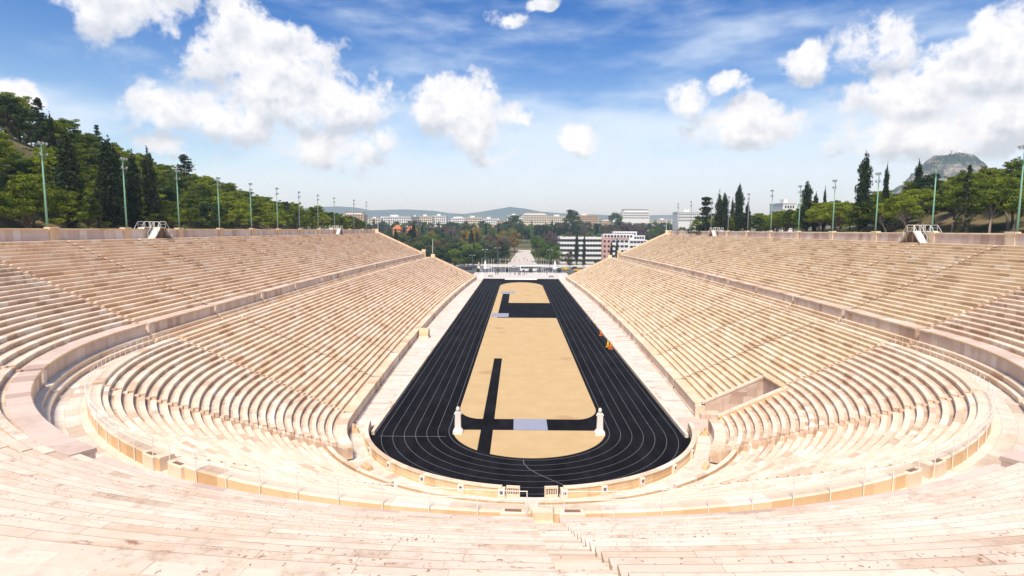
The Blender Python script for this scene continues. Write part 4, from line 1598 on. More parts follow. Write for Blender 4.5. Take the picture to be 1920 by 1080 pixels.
for (k, px, Y, top, w, lab) in (('darkpine', 30, 122, 190, 1.25, 'spreading dark pine on the bare hilltop at the far left'), ('darkpine', 68, 124, 215, 0.9, 'low dark pine on the bare hilltop beside the ragged conifer'), ('fir', 86, 118, 190, 0.85, 'ragged dark conifer on the bare hilltop at the left'),
                                ('cypress', 106, 117, 220, 0.7, 'slim dark cypress on the hilltop right of the ragged conifer'), ('fir', 192, 150, 240, 0.7, 'small ragged conifer on the skyline of the left hill'),
                                ('fir', 352, 178, 292, 1.4, 'broad open conifer on the skyline of the left hill'), ('cypress', 13, 112, 262, 0.9, 'short dark cypress on the slope at the left edge'),
                                ('cypress', 585, 247, 388, 1.1, 'small dark cypress at the far end of the left hillside'), ('darkpine', 425, 205, 345, 1.2, 'round dark pine on the skyline above the middle left masts')):
    x = at(px, Y)
    tree(k, x, Y, 22.1 + (429 - top) / 1088 * Y - ground_z(x, Y), lab, None, w)
# right hillside
random.seed(33)
xx, row = 73.0, 0
while xx < 116:
    yy = 44 + random.uniform(0, 4)
    while yy < 250:
        x, y = xx + random.uniform(-2.2, 2.2) + bow(yy), yy + random.uniform(-2.4, 2.4)
        yy += (9.5 if row == 0 else 6.8) + row * 0.2
        if plan_R(x, y) < 69.5 or x / max(y, 1) > 1.12:
            continue
        h = random.uniform(7.0, 9.0)
        if y > 170:
            h = random.uniform(6.0, 8.0)
        if row <= 1 and y < 130:
            fp_ = tree('umbrella', x, y, h + 0.8, 'pale trunked pine standing just behind the right wall', 'front pines behind the right wall', random.uniform(1.0, 1.25))
        else:
            k = 'pine' if random.random() < 0.86 else 'darkpine'
            tree(k, x, y, h, 'leafy pine in the dense wood on the right hillside' if k == 'pine' else 'dark pine in the dense wood on the right hillside',
                 'trees of the right hillside wood' if k == 'pine' else 'dark pines of the right hillside wood', random.uniform(1.0, 1.3))
    xx += 6.2
    row += 1
for (k, px, Y, top, w, lab) in (('cypress', 1609, 126, 288, 0.72, 'tallest slim cypress rising above the right hillside wood'), ('cypress', 1505, 154, 340, 0.95, 'dark cypress right of the fifth mast of the right stand'),
                                ('cypress', 1522, 158, 362, 0.9, 'short cypress beside the dark cypress of the right wood'), ('cypress', 1381, 192, 346, 0.9, 'slim pointed cypress between two right hand masts'),
                                ('cypress', 1344, 206, 362, 0.95, 'left one of the twin dark cypresses behind the right wall'), ('cypress', 1354, 204, 362, 0.95, 'right one of the twin dark cypresses behind the right wall'),
                                ('fir', 1321, 214, 370, 1.0, 'ragged dark conifer at the far end of the right wall'), ('cypress', 1369, 215, 372, 0.6, 'thin small cypress right of the twin cypresses'),
                                ('cypress', 1397, 196, 380, 1.1, 'stout short cypress behind the right wall'), ('cypress', 1706, 140, 303, 0.9, 'small cypress on the skyline left of the rocky hill'), ('cypress', 1649, 128, 310, 0.5, 'thin cypress top beside the near right footbridge mast'),
                                ('fir', 1798, 97, 308, 0.45, 'bare thin conifer right of the second mast on the right'), ('cypress', 1538, 160, 352, 0.5, 'thin leaning cypress top above the right wood')):
    x = at(px, Y)
    tree(k, x, Y, 22.1 + (432 - top) / 1088 * Y - ground_z(x, Y), lab, None, w)

fps = sorted((o for o in COL.objects if o.get('group') == 'front pines behind the right wall'), key=lambda o: o.location.x / o.location.y)
for i, o in enumerate(reversed(fps)):
    o['label'] = '%s pale trunked pine from the right edge, just behind the right wall' % (ORD + ['thirteenth', 'fourteenth', 'fifteenth', 'sixteenth', 'seventeenth', 'eighteenth', 'nineteenth', 'twentieth'])[i]

# wooded park beyond the open end
random.seed(44)


def in_building(x, y):
    return 22 < x < 92 and 372 < y < 432


LAB = {'dark': 'dark green broadleaf tree in the wooded park beyond the open end', 'green': 'fresh green broadleaf tree in the wooded park beyond the open end', 'olive': 'dull olive tree in the wooded park beyond the open end',
       'cypress': 'dark cypress standing among the trees of the wooded park', 'brown': 'brown thinning autumn tree in the wooded park', 'mauve': 'bare mauve tree in the wooded park', 'yellow': 'yellow autumn tree in the wooded park',
       'darkpine': 'dark pine in the wooded park beyond the open end'}
KS = ['dark'] * 30 + ['green'] * 18 + ['olive'] * 16 + ['cypress'] * 12 + ['darkpine'] * 8 + ['brown'] * 10 + ['mauve'] * 5 + ['yellow'] * 2
for Y in (352, 372, 396, 425, 460, 500, 545, 600, 660, 730, 800):
    px = 640 + random.uniform(0, 20)
    while px < 1330:
        y = Y + random.uniform(-9, 9)
        x = at(px, y)
        px += random.uniform(12, 20) if Y < 560 else random.uniform(10, 16)
        half = 13.5 - (y - 372) * 0.02
        if y < 560 and abs(x - 3) < half:
            continue
        if in_building(x, y):
            continue
        if Y < 392 and (-26 < x < 92):
            continue
        k = random.choice(KS)
        h = random.uniform(11, 16)
        if k == 'cypress':
            h = random.uniform(14, 20)
        if Y >= 600:
            h *= 1.08
        if x < -55 and Y < 430:
            h *= 1.35
        tree(k, x, y, h, LAB[k], 'trees of the park: ' + k, random.uniform(0.9, 1.2) * (0.8 if k == 'cypress' else 1))
for i in range(24):                         # dense stand of cypresses
    Y = 585 + random.uniform(-14, 14)
    x = at(1003 + i * 3.6 + random.uniform(-1.5, 1.5), Y)
    tree('cypress', x, Y, random.uniform(14, 19), 'cypress in the dense dark row of cypresses above the office block', 'row of cypresses in the park', 0.75)
for (k, px, Y, top, w, lab) in (('yellow', 884, 470, 424, 1.1, 'bright yellow autumn tree in the middle of the park'), ('yellow', 942, 475, 431, 0.8, 'smaller yellow tree left of the park path'), ('yellow', 966, 490, 429, 0.8, 'yellow tree beyond the head of the park path'),
                                ('cypress', 885, 400, 430, 0.75, 'tall cypress in front of the bright yellow tree'), ('cypress', 890, 352, 455, 0.8, 'dark cypress near the plaza left of the path'), ('cypress', 1082, 366, 438, 0.8, 'tall cypress in front of the banded office block'),
                                ('cypress', 1096, 368, 440, 0.6, 'slimmer cypress right of the tall one before the office block'), ('cypress', 1147, 360, 450, 0.8, 'left cypress of the pair before the pink tower'), ('cypress', 1157, 360, 446, 0.8, 'right cypress of the pair before the pink tower'),
                                ('green', 1037, 372, 457, 1.3, 'bushy bright green tree left of the banded office block'), ('green', 1012, 392, 447, 1.2, 'round green tree above the flagpoles right of the path'), ('brown', 1068, 364, 468, 0.9, 'yellowish brown tree before the office block'),
                                ('mauve', 1034, 430, 432, 0.9, 'bare mauve tree left of the office block roof'), ('mauve', 1185, 520, 412, 1.5, 'broad bare mauve tree behind the office block'), ('darkpine', 1070, 640, 394, 0.8, 'tall dark pine rising above the cypress row'),
                                ('darkpine', 968, 660, 404, 1.0, 'round dark pine on the skyline left of the cypress row'), ('dark', 1155, 700, 396, 0.8, 'round dark tree left of the colonnaded building')):
    x = at(px, Y)
    tree(k, x, Y, max(5, 22.1 + (430.7 - top) / 1088 * Y - ground_z(x, Y)), lab, None, w)
for i, (x, y, h, k) in enumerate(((-40, 302, 11, 'dark'), (-47, 296, 13, 'dark'), (-55, 300, 14, 'darkpine'), (-62, 305, 14, 'dark'), (-36, 318, 12, 'green'), (-45, 322, 14, 'dark'), (-54, 325, 15, 'olive'), (-64, 322, 15, 'dark'),
                                  (-72, 318, 16, 'green'), (-82, 330, 16, 'dark'), (-30, 332, 12, 'dark'), (-38, 338, 14, 'darkpine'), (-48, 345, 15, 'brown'), (-60, 345, 16, 'olive'), (-24, 345, 11, 'dark'), (-72, 350, 16, 'brown'),
                                  (-17, 376, 9, 'dark'), (-20, 390, 11, 'dark'), (-15, 402, 11, 'dark'), (-26, 372, 12, 'dark'), (20, 380, 10, 'green'), (30, 352, 5, 'dark'), (38, 352, 4.5, 'olive'), (46, 350, 5, 'dark'), (54, 352, 5, 'brown'), (62, 352, 6, 'dark'))):
    tree(k, x, y, h, 'broad %s tree near the road %s of the plaza' % ({'dark': 'dark green', 'green': 'fresh green', 'olive': 'olive', 'darkpine': 'dark pine', 'brown': 'brown autumn'}[k], 'left' if x < 0 else 'right'),
         'trees near the plaza: %s %s' % (k, 'left' if x < 0 else 'right'), 1.15)

# labels of the wood trees: where each one shows between the masts or landmarks


def between(px, marks, names, first, last):
    if px < marks[0]:
        return first
    for i in range(len(marks) - 1):
        if px < marks[i + 1]:
            return 'between %s and %s' % (names[i], names[i + 1])
    return last


ML = [90, 229, 330, 407, 467, 520, 566, 600]
for o in list(COL.objects):
    gname = o.get('group')
    if not gname or o.parent:
        continue
    x, y = o.location.x, o.location.y
    if y < 1:
        continue
    px = 973 + 1088 * (x + 1.3) / y
    if gname.endswith('left hillside wood'):
        kind = 'leafy pine' if gname.startswith('trees') else 'dark evergreen'
        lev = 'low' if x > -80 else ('halfway up' if x > -97 else 'high up')
        pl = between(px, ML, ['mast ' + w for w in ('one', 'two', 'three', 'four', 'five', 'six', 'seven', 'eight')], 'left of the first mast', 'past the eighth mast')
        o['label'] = '%s %s on the left hillside, %s' % (kind, lev, pl.replace('mast one and mast', 'masts one and').replace('mast ', '').replace('between', 'between masts').replace('masts masts', 'masts') if pl.startswith('between') else pl)
    elif gname.endswith('right hillside wood'):
        kind = 'leafy pine' if gname.startswith('trees') else 'dark pine'
        lev = 'low' if x < 84 else ('halfway up' if x < 98 else 'high up')
        pl = between(-px, [-1900, -1752, -1641, -1557, -1493, -1441, -1398, -1361], ['one', 'two', 'three', 'four', 'five', 'six', 'seven', 'eight'], 'right of the first mast', 'past the eighth mast')
        o['label'] = '%s %s on the right hillside, %s' % (kind, lev, pl.replace('between', 'between masts'))
    elif gname.startswith('trees of the park: '):
        kind = {'dark': 'dark green tree', 'green': 'fresh green tree', 'olive': 'dull olive tree', 'cypress': 'lone dark cypress', 'brown': 'brown autumn tree', 'mauve': 'bare mauve tree', 'yellow': 'yellow autumn tree', 'darkpine': 'dark pine'}[gname.split(': ')[1]]
        lev = 'front' if y < 440 else ('middle' if y < 580 else 'rear')
        pl = between(px, [735, 800, 884, 965, 1050, 1128, 1216], ['the orange houses', 'the left stand end', 'the yellow tree', 'the path head', 'the office block', 'the pink tower', 'the colonnade'], 'left of the orange houses', 'right of the colonnade')
        o['label'] = '%s, %s of the park, %s' % (kind, lev, pl.replace('the ', ''))
    elif gname.startswith('front pines'):
        pass

# clipped round shrubs on the plaza edge
me_ball = None
for i, px in enumerate((899, 937, 953, 996, 1012, 1049)):
    x = at(px, 303)
    t = thing('clipped_shrub', ['first', 'second', 'third', 'fourth', 'fifth', 'last'][i] + ' round clipped shrub from the left on the plaza edge', 'shrub', (x, 298.5, 0.12), i, 'round clipped shrubs on the plaza edge')
    if me_ball is None:
        v, f, tn = leaf_cloud([((0, 0, 1.25), (1.05, 1.05, 0.95), 0.4, 1)], 900, 0.16, 0.2, 5)
        me_ball = fast_mesh('crown', v, f, tn, 'leaf_dark')
        me_st = trunk_mesh([([(0, 0, -0.05), (0, 0, 0.9)], [0.09, 0.07])], 'bark')
    for nm, me in (('stem', me_st), ('crown', me_ball)):
        o = bpy.data.objects.new(nm, me)
        COL.objects.link(o)
        o.parent = t

# ------------------------------------------------------------------ buildings
def windows(b, face_y, x0, x1, z0, floors, fh, n, mat='window_dark', wh=1.5, ww=0.62, inset=0.12):
    for j in range(floors):
        for i in range(n):
            xc = x0 + (x1 - x0) * (i + 0.5) / n
            w = (x1 - x0) / n * ww / 2
            zz = z0 + fh * j + 0.9
            MB().box(xc - w, xc + w, face_y - 0.06, face_y + 0.05, zz, zz + wh).build('window', [mat], b)


def office():
    y0 = 386.0
    b = thing('office_block', 'white office block with dark ribbon windows and planted roof right of the park path', 'building', (0, 0, 0))
    x0, x1 = at(1051, y0), at(1128, y0)
    MB().box(x0 + 0.6, x1, y0 + 0.7, y0 + 24, -1, 16.6).build('core', ['window_dark'], b)
    for j in range(6):
        z = j * 3.3 - 0.4
        MB().box(x0, x1 + 0.2, y0, y0 + 24.5, z, z + 1.55).build('floor_band', ['wall_white'], b)
    for j in range(5):
        for i in range(15):
            xc = x0 + 0.8 + (x1 - x0 - 1) * i / 14
            MB().box(xc - 0.09, xc + 0.09, y0 + 0.5, y0 + 0.72, j * 3.3 + 1.15, j * 3.3 + 2.9).build('mullion', ['roof_grey'], b)
    for i in range(7):
        v, f, tn = leaf_cloud([((0, 0, 0.4), (1.8, 1.5, 0.7), 0.6, 1)], 260, 0.25, 0.2, 200 + i)
        o = bpy.data.objects.new('roof_planting', fast_mesh('roof_planting', v, f, tn, 'leaf_olive'))
        COL.objects.link(o)
        o.location = (x0 + 3 + i * 3.7, y0 + 3 + (i % 3) * 2, 17.7)
        o.parent = b
    b2 = thing('apartment_block', 'pink and white apartment block with a stair tower beside the office block', 'building', (0, 0, 0))
    x2, x3, x4 = at(1128, y0) + 0.3, at(1146, y0), at(1180, y0)
    MB().box(x2, x3, y0 - 1.5, y0 + 14, -1, 17.4).build('tower', ['wall_pink'], b2)
    windows(b2, y0 - 1.5, x2 + 0.4, x3 - 0.4, 0, 5, 3.3, 2, wh=1.5, ww=0.5)
    MB().box(x3 + 0.02, x4, y0 + 0.5, y0 + 16, -1, 16.4).build('wing', ['wall_white'], b2)
    windows(b2, y0 + 0.5, x3 + 0.5, x4 - 0.5, 0, 5, 3.3, 4, ww=0.8)
    MB().box(x3, x4 + 0.1, y0 + 0.2, y0 + 16.2, 16.4, 17.2).build('parapet', ['wall_pink'], b2)
    b3 = thing('terraced_block', 'white terraced apartment block stepping up behind the right stand', 'building', (0, 0, 0))
    for (pa, pb, dy, zt) in ((1140, 1200, 22, 19.6), (1176, 1225, 26, 18.6), (1165, 1212, 32, 21.3)):
        MB().box(at(pa, y0), at(pb, y0), y0 + dy, y0 + dy + 9, -1, zt).build('terrace', ['wall_white'], b3)
        windows(b3, y0 + dy, at(pa, y0) + 0.6, at(pb, y0) - 0.6, zt - 3.4, 1, 3.3, 9, wh=1.6, ww=0.7)
    MB().box(at(1180, y0) + 0.1, at(1215, y0), y0 + 1, y0 + 22, -1, 15.8).build('wing', ['wall_white'], b3)
    windows(b3, y0 + 1, at(1180, y0) + 0.6, at(1215, y0) - 0.4, 0, 5, 3.2, 5, ww=0.85, wh=1.4)


office()


def city(pa, pb, ytop, Y, mat, label, floors=4, n=10, kind='flat', depth=22):
    x0, x1 = at(pa, Y), at(pb, Y)
    z1 = 22.1 + (430.7 - ytop) / 1088 * Y
    z0 = ground_z((x0 + x1) / 2, Y) - 2
    b = thing('city_building', label, 'building', (0, 0, 0))
    MB().box(x0, x1, Y, Y + depth, z0, z1).build('wall', [mat], b)
    fh = 3.6
    windows(b, Y, x0 + 1, x1 - 1, z1 - fh * floors - 0.6, floors, fh, n, wh=1.9, ww=0.6)
    if kind == 'flat':
        MB().box(x0 - 0.4, x1 + 0.4, Y - 0.4, Y + depth + 0.4, z1 + 0.01, z1 + 0.7).build('parapet', [mat], b)
        w = (x1 - x0)
        MB().box(x0 + w * 0.3, x0 + w * 0.55, Y + 5, Y + 12, z1 + 0.7, z1 + 3.4).build('roof_house', ['wall_white'], b)
    elif kind == 'setback':
        MB().box(x0 + 3, x1 - 3, Y + 3, Y + depth - 2, z1 + 0.01, z1 + 3.2).build('roof_storey', ['wall_white'], b)
        MB().box(x0 + 2, x1 - 2, Y + 2, Y + depth - 1, z1 + 3.21, z1 + 3.8).build('roof_slab', ['roof_grey'], b)
    elif kind == 'gable':
        xm = (x0 + x1) / 2
        vs = [(x0 - 0.5, Y - 0.5, z1), (x1 + 0.5, Y - 0.5, z1), (x1 + 0.5, Y + depth, z1), (x0 - 0.5, Y + depth, z1), (xm - (x1 - x0) * 0.25, Y + depth / 2, z1 + 3), (xm + (x1 - x0) * 0.25, Y + depth / 2, z1 + 3)]
        mesh_obj('roof', vs, [(0, 1, 5, 4), (1, 2, 5), (2, 3, 4, 5), (3, 0, 4), (3, 2, 1, 0)], ['roof_tile'], b)
    return b


city(600, 642, 411, 880, 'wall_white', 'low white building at the left end of the skyline', 3, 9)
city(646, 684, 403, 860, 'wall_tan', 'tan classical building with attic on the left skyline', 4, 7, 'setback')
city(692, 716, 412, 900, 'wall_cream', 'small cream building right of the tan classical one', 3, 5)
city(716, 772, 408, 910, 'wall_white', 'long white building with dark windows left of the glass block', 4, 13)
city(773, 786, 408, 900, 'roof_grey', 'dark glass block on the left skyline', 4, 4)
city(787, 812, 407, 905, 'wall_cream', 'cream block right of the dark glass block', 4, 6)
city(813, 838, 406, 915, 'wall_white', 'white gridded block on the skyline left of centre', 4, 6)
city(848, 872, 409, 930, 'wall_white', 'white stepped block on the skyline near the centre', 3, 6, 'setback')
city(873, 905, 409, 940, 'wall_cream', 'long low terraced block on the central skyline', 3, 9)
city(906, 932, 411, 945, 'wall_white', 'low white block left of the large hotel', 3, 7)
city(952, 980, 405, 960, 'wall_white', 'white block at the left end of the large hotel', 4, 8)
city(981, 1026, 402, 970, 'wall_cream', 'large cream hotel with dark roof on the skyline', 4, 14, 'setback')
city(1027, 1068, 406, 960, 'wall_cream', 'pale cream block left of the tall dark pine', 4, 11)
city(1076, 1122, 404, 965, 'wall_tan', 'broad tan block right of the tall dark pine', 4, 12)
city(1166, 1216, 396, 900, 'wall_white', 'white colonnaded building on the skyline to the right', 3, 15, 'setback')
city(1268, 1312, 397, 700, 'wall_white', 'white slab building behind the far right masts', 3, 11)
city(1462, 1486, 380, 420, 'wall_white', 'white house seen through the trees of the right hill', 2, 4)
city(738, 752, 431, 400, 'wall_orange', 'small orange house among trees beyond the left stand', 2, 3, 'gable', 9)
city(764, 780, 433, 405, 'wall_orange', 'orange roofed house right of the small orange house', 2, 3, 'gable', 10)
random.seed(50)
for i in range(26):
    px = 590 + i * 28 + random.uniform(-8, 8)
    w = random.uniform(14, 26)
    city(px, px + w, random.uniform(411, 416), 1150 + random.uniform(-60, 150), random.choice(['wall_white', 'wall_cream', 'wall_white', 'wall_tan']),
         'pale distant block in the far row of city buildings', 2, 5, random.choice(['flat', 'setback']))
    bpy.data.objects[-1]
for o in COL.objects:
    if o.get('label') == 'pale distant block in the far row of city buildings':
        o['group'] = 'far row of city blocks'

# ------------------------------------------------------------------ plaza life
def car(x, y, rz, mat, label):
    t = thing('car', label, 'car', (x, y, 0.03), rz, 'cars on the road beyond the plaza')
    prof = [(-2.1, 0.3), (-2.15, 0.75), (-1.9, 0.9), (-1.3, 0.95), (-0.7, 1.45), (0.8, 1.45), (1.4, 0.95), (2.0, 0.85), (2.1, 0.3)]
    k = len(prof)
    V = [(a, s * (0.85 if z < 1 else 0.68), z) for s in (-1, 1) for a, z in prof]
    F = [tuple(range(k)), tuple(range(k, 2 * k))[::-1]] + [(i, k + i, k + (i + 1) % k, (i + 1) % k) for i in range(k)]
    mesh_obj('body', V, F, [mat], t)
    MB().box(-1.0, 1.15, -0.80, 0.80, 1.0, 1.36).build('side_window', ['window_dark'], t)
    for a in (-1.3, 1.35):
        for s in (-0.82, 0.82):
            w = MB().lathe([(0.32, -0.1), (0.32, 0.1)], 12).build('wheel', ['tyre_rubber'], t)
            w.location = (a, s, 0.31)
            w.rotation_euler = (PI / 2, 0, 0)


for (px, y, rz, m, lab) in ((1062, 322, 0, 'car_yellow', 'yellow taxi beyond the right end of the plaza'), (1084, 312, 0.1, 'car_yellow', 'orange yellow taxi beside the right stand'), (1079, 330, 0, 'car_dark', 'dark car behind the taxis'),
                            (1029, 316, 0, 'car_dark', 'dark car behind the right row of flagpoles'), (880, 318, 0, 'car_dark', 'dark car left of the plaza'), (863, 322, 0.05, 'car_silver', 'silver car at the left edge of the road'),
                            (916, 326, 0, 'car_white', 'white car behind the left row of flagpoles'), (965, 334, 0, 'car_silver', 'silver car in the middle of the road'), (1045, 335, 0, 'car_white', 'white car right of the bus')):
    car(at(px, y), y, rz, m, lab)
xb = at(997, 310)
t = thing('coach_bus', 'long white coach parked behind the plaza', 'bus', (xb, 310, 0.03))
MB().box(-5.9, 5.9, -1.25, 1.25, 0.35, 3.2, bev=0.18).build('body', ['car_white'], t)
for i in range(8):
    MB().box(-5.3 + i * 1.32, -5.3 + i * 1.32 + 1.2, -1.29, -1.25, 1.55, 2.6).build('side_window', ['window_dark'], t)
MB().box(5.25, 5.75, -1.28, -1.25, 0.6, 2.6).build('door', ['window_dark'], t)
MB().box(-5.95, -5.9, -1.1, 1.1, 1.4, 2.7).build('windscreen', ['window_dark'], t)
for a in (-3.9, 3.4, 4.5):
    for s in (-1.2, 1.2):
        w = MB().lathe([(0.5, -0.14), (0.5, 0.14)], 14).build('wheel', ['tyre_rubber'], t)
        w.location = (a, s, 0.5)
        w.rotation_euler = (PI / 2, 0, 0)

FP = [905, 918, 923, 927, 939, 949, 955] + [1004, 1008, 1012, 1016, 1020, 1025, 1029, 1038]
for i, px in enumerate(FP):
    left = i < 7
    t = thing('flagpole', '%s flagpole of the %s row on the plaza' % (ORD[i if left else i - 7], 'left' if left else 'right'), 'flagpole', (at(px, 296), 296, 0.12), 0, 'flagpoles on the plaza')
    MB().tube([(0, 0, 0), (0, 0, 7.2)], [0.07, 0.045], 8).build('pole', ['flag_white'], t)
    MB().box(-0.25, 0.25, -0.25, 0.25, 0, 0.18, bev=0.03).build('base', ['marble_white'], t)
    MB().lathe([(0.02, 7.2), (0.09, 7.28), (0.02, 7.37)], 8).build('finial', ['flag_white'], t)
for (px, lab) in ((911, 'white furled banner on the left of the plaza'), (1042, 'white furled banner on the right of the plaza')):
    t = thing('furled_banner', lab, 'banner', (at(px, 297), 297, 0.12))
    MB().tube([(0, 0, 0), (0, 0, 6.6)], 0.05, 8).build('pole', ['flag_white'], t)
    MB().lathe([(0.35, 1.8), (0.95, 2.2), (0.8, 3.4), (0.45, 5.2), (0.08, 6.6)], 9).build('cloth', ['flag_white'], t)
for (px, y, h, lab) in ((935, 285, 13.2, 'tall double headed street lamp left of the plaza centre'), (911, 310, 11.5, 'double headed street lamp at the left of the road'), (1032, 310, 11.5, 'double headed street lamp at the right of the road'),
                        (887, 320, 8, 'short street lamp by the trees left of the plaza')):
    t = thing('street_lamp', lab, 'street lamp', (at(px, y), y, 0.1))
    MB().tube([(0, 0, 0), (0, 0, h)], [0.12, 0.07], 8).build('pole', ['mast_grey'], t)
    MB().tube([(-1.0, 0, h - 0.05), (0, 0, h), (1.0, 0, h - 0.05)], 0.05, 6).build('arm', ['mast_grey'], t)
    for s in (-1, 1):
        MB().box(s * 1.15 - 0.38, s * 1.15 + 0.38, -0.14, 0.14, h - 0.16, h - 0.02, bev=0.04).build('lamp_head', ['flag_white'], t)


def person_mesh(name, pose, top, legs):
    pts, rr, ed = [], [], []

    def chain(start, items):
        prev = start
        for p, r in items:
            pts.append(p)
            rr.append(r)
            if prev is not None:
                ed.append((prev, len(pts) - 1))
            prev = len(pts) - 1
        return prev
    st = pose * 0.16
    pel = chain(None, [((0, 0, 0.95), (0.155, 0.115))])
    ch = chain(pel, [((0, 0, 1.15), (0.145, 0.10)), ((0, 0, 1.36), (0.175, 0.115))])
    chain(ch, [((0, 0, 1.5), (0.06, 0.06)), ((0, -0.01, 1.6), (0.085, 0.095)), ((0, -0.005, 1.72), (0.08, 0.09))])
    for s in (-1, 1):
        chain(pel, [((s * 0.1, 0, 0.88), (0.095, 0.095)), ((s * 0.11, -s * st * 0.6, 0.5), (0.065, 0.065)), ((s * 0.11, -s * st, 0.09), (0.045, 0.05)), ((s * 0.12, -s * st - 0.13, 0.04), (0.04, 0.035))])
        chain(ch, [((s * 0.21, 0, 1.4), (0.055, 0.055)), ((s * 0.26, s * st * 0.4, 1.13), (0.045, 0.045)), ((s * 0.25, s * st * 0.5 - 0.06, 0.88), (0.033, 0.033)), ((s * 0.25, s * st * 0.5 - 0.08, 0.78), (0.03, 0.04))])
    me = bpy.data.meshes.new('skeleton')
    me.from_pydata(pts, ed, [])
    o = bpy.data.objects.new('skeleton', me)
    COL.objects.link(o)
    o.modifiers.new('skin', 'SKIN')
    sv = me.skin_vertices[0].data
    for i, r in enumerate(rr):
        sv[i].radius = r
        sv[i].use_root = (i == 0)
    sub = o.modifiers.new('sub', 'SUBSURF')
    sub.levels = 1
    dg = bpy.context.evaluated_depsgraph_get()
    ev = o.evaluated_get(dg)
    m2 = bpy.data.meshes.new_from_object(ev)
    m2.name = name
    bpy.data.objects.remove(o)
    m2.materials.clear()
    for mm in ('skin', top, legs, 'hair_dark'):
        m2.materials.append(MAT[mm])
    for p in m2.polygons:
        c = p.center
        p.use_smooth = True
        if c.z > 1.67 or (c.z > 1.55 and c.y > 0.04):
            p.material_index = 3
        elif c.z > 1.47 or (c.z < 0.85 and abs(c.x) > 0.2):
            p.material_index = 0
        elif c.z > 0.93 or abs(c.x) > 0.2:
            p.material_index = 1
        else:
            p.material_index = 2
    return m2


PM = [person_mesh('body', 1, 'cloth_dark', 'cloth_dark'), person_mesh('body', 0.3, 'cloth_navy', 'cloth_dark'), person_mesh('body', 0.6, 'cloth_red', 'cloth_navy'), person_mesh('body', 0.2, 'cloth_grey', 'cloth_dark')]


def person(x, y, z, v, rz, label, group=None):
    o = bpy.data.objects.new('person', PM[v])
    COL.objects.link(o)
    o.location = (x, y, z)
    o.rotation_euler = (0, 0, rz)
    tag(o, label, 'person', group)


for i, (px, y, v, rz) in enumerate(((931, 283, 0, 0.4), (934, 285, 1, 2.0), (958, 281, 0, 1.2), (967, 279, 0, 0.2), (974, 278, 0, 3.0), (976.5, 279, 1, 0.0), (982, 280, 3, 1.5), (985, 281, 0, 4.0), (989, 285, 2, 2.2), (1027, 286, 1, 1.0))):
    person(at(px, y), y, 0.12, v, rz, '%s person from the left standing on the plaza, dressed in %s' % (ORD[i], ('black', 'navy', 'red', 'grey')[v]), 'people on the plaza')
for i, (px, y, v) in enumerate(((958, 392, 0), (966, 402, 1), (975, 396, 3), (984, 412, 0), (990, 400, 2), (969, 430, 0))):
    person(at(px, y), y, ground_z(0, y) + 0.26, v, i, 'tiny figure walking on the pale park path', 'walkers on the park path')
for (px, y, R, lab, v) in ((867, 236, 9, 'person in dark clothes sitting high at the far end of the left lower stand', 0), (875, 232, 5, 'person in dark clothes climbing the far end of the left lower stand', 1)):
    zz = LZ0 + LRISE * R + LRISE + 0.03
    person(-(LR0 + LT * (R + 0.72) + bow(y)), y, zz, v, -PI / 2, lab)
# statue on a pedestal
t = thing('statue', 'white statue on a pedestal left of the plaza', 'statue', (at(899, 312), 312, 0.05))
MB().box(-1.2, 1.2, -1.2, 1.2, 0, 0.5, bev=0.08).box(-0.8, 0.8, -0.8, 0.8, 0.5, 2.3, bev=0.08).build('pedestal', ['marble_white'], t)
ms = PM[0].copy()
for i in range(4):
    ms.materials[i] = MAT['marble_white']
o = bpy.data.objects.new('figure', ms)
COL.objects.link(o)
o.location = (0, 0, 2.3)
o.scale = (1.5, 1.5, 1.5)
o.parent = t

# ------------------------------------------------------------------ far hills and the rocky hill
def ridge(name, Y, pts, mat, label, base=-5, depth=900, seed=0):
    r = random.Random(seed)
    xs = np.linspace(pts[0][0], pts[-1][0], 120)
    tops = np.interp(xs, [p[0] for p in pts], [p[1] for p in pts])
    V, F = [], []
    rows = [(-depth, -1.0), (-depth * 0.6, 0.35), (-depth * 0.25, 0.75), (0, 1.0), (depth * 0.5, 0.6), (depth, -1.0)]
    for (dy, k) in rows:
        for i, (px, yt) in enumerate(zip(xs, tops)):
            zt = 22.1 + (430.7 - yt) / 1088 * Y
            n = 0.06 * math.sin(i * 0.9 + dy) + 0.05 * math.sin(i * 0.37 + dy * 0.01)
            z = base if k < 0 else base + (zt - base) * (k + (n * k if k < 1 else 0.25 * n * (zt / 300)))
            V.append((at(px, Y), Y + dy + 60 * math.sin(i * 0.5), z))
    m = len(xs)
    for j in range(len(rows) - 1):
        for i in range(m - 1):
            F.append((j * m + i, j * m + i + 1, (j + 1) * m + i + 1, (j + 1) * m + i))
    o = mesh_obj(name, V, F, [mat], None, None, None, True)
    struct(o, label)


ridge('hills', 5200, [(-700, 400), (300, 399), (520, 397), (620, 389), (660, 388), (700, 396), (760, 394), (820, 396), (860, 403), (920, 396), (950, 389), (975, 390), (1010, 397), (1070, 400), (1150, 403), (1300, 401), (1500, 404), (2700, 404)], 'far_hill', 'blue hills along the horizon', seed=1)
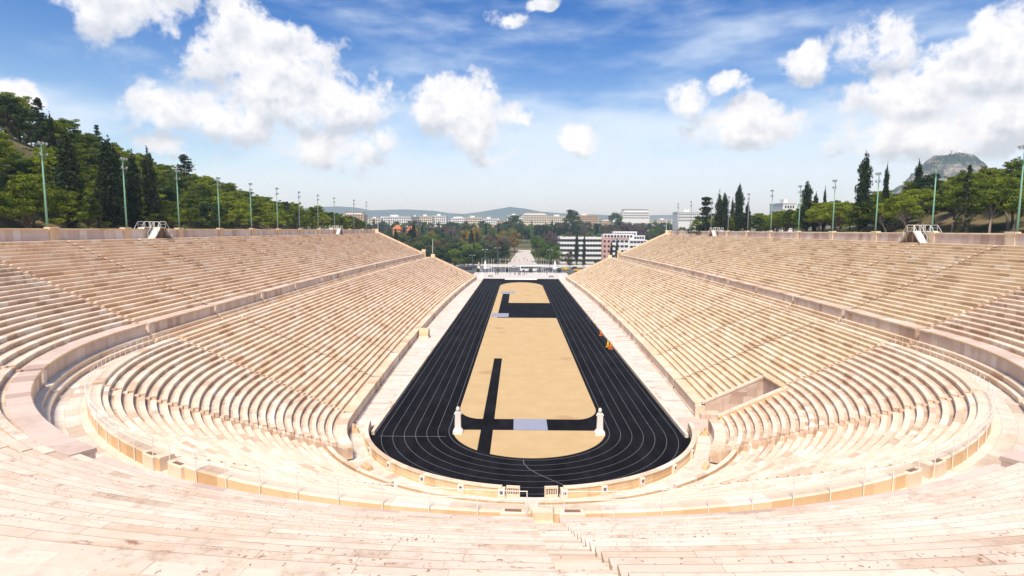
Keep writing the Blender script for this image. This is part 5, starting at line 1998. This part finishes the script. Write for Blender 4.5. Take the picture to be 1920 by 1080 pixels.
# rocky hill behind the right wood
cx_, cy_ = at(1768, 1500), 1500.0
V, F = [], []
nr, na = 44, 120
r_ = random.Random(5)
for j in range(nr + 1):
    f = j / nr
    for i in range(na):
        a = 2 * PI * i / na
        Rr = 262 * f * (1 + 0.08 * math.sin(2 * a + 1) + 0.04 * math.sin(5 * a))
        prof_ = np.interp(f, [0, 0.16, 0.25, 0.36, 0.58, 0.8, 1.0], [1.0, 0.985, 0.86, 0.68, 0.40, 0.17, -0.05])
        zz = 25 + 190 * prof_ * (1 + 0.03 * math.sin(a * 7 + j) * (0.3 < f < 0.9)) + (r_.uniform(-3.5, 3.5) if 0.14 < f < 0.97 else r_.uniform(-1, 1)) + 6 * math.sin(3 * a + 5 * f) * math.sin(f * PI)
        V.append((cx_ + Rr * math.cos(a), cy_ + Rr * math.sin(a), zz))
for j in range(nr):
    for i in range(na):
        i2 = (i + 1) % na
        F.append((j * na + i, (j + 1) * na + i, (j + 1) * na + i2, j * na + i2))
struct(mesh_obj('rocky_hill', V, F, ['rock_hill']), 'steep rocky hill on the right skyline')
t = thing('hilltop_chapel', 'white chapel and terraces on top of the rocky hill', 'building', (cx_, cy_ - 18, 208))
MB().box(-22, 20, -10, 10, -8, 4).build('terrace', ['wall_white'], t)
MB().box(-8, 8, -5, 6, 4, 11).build('chapel', ['wall_white'], t)
MB().lathe([(4.2, 11), (4.0, 13), (2.6, 15.2), (0.2, 16.2)], 12).build('dome', ['wall_white'], t)
MB().box(-20, -15, -3, 3, 4, 15).build('bell_tower', ['wall_white'], t)

# ------------------------------------------------------------------ air
hz_m = bpy.data.materials.new('haze_air')
hz_m.use_nodes = True
nt = hz_m.node_tree
nt.nodes.clear()
out = nt.nodes.new('ShaderNodeOutputMaterial')
pvn = nt.nodes.new('ShaderNodeVolumePrincipled')
pvn.inputs['Color'].default_value = (0.52, 0.76, 1.0, 1)
pvn.inputs['Absorption Color'].default_value = (1, 1, 1, 1)
pvn.inputs['Density'].default_value = 0.00019
pvn.inputs['Anisotropy'].default_value = 0.2
nt.links.new(pvn.outputs[0], out.inputs['Volume'])
MAT['haze_air'] = hz_m
lo = min(v[2] for v in [(0, 0, -6)]) - 2
hzo = MB().box(min(gx) - 50, max(gx) + 50, min(gy) - 50, max(gy) + 50, lo, 246).build('haze', ['haze_air'])
hzo['kind'] = 'stuff'
hzo['label'] = 'thin blue haze in the air'
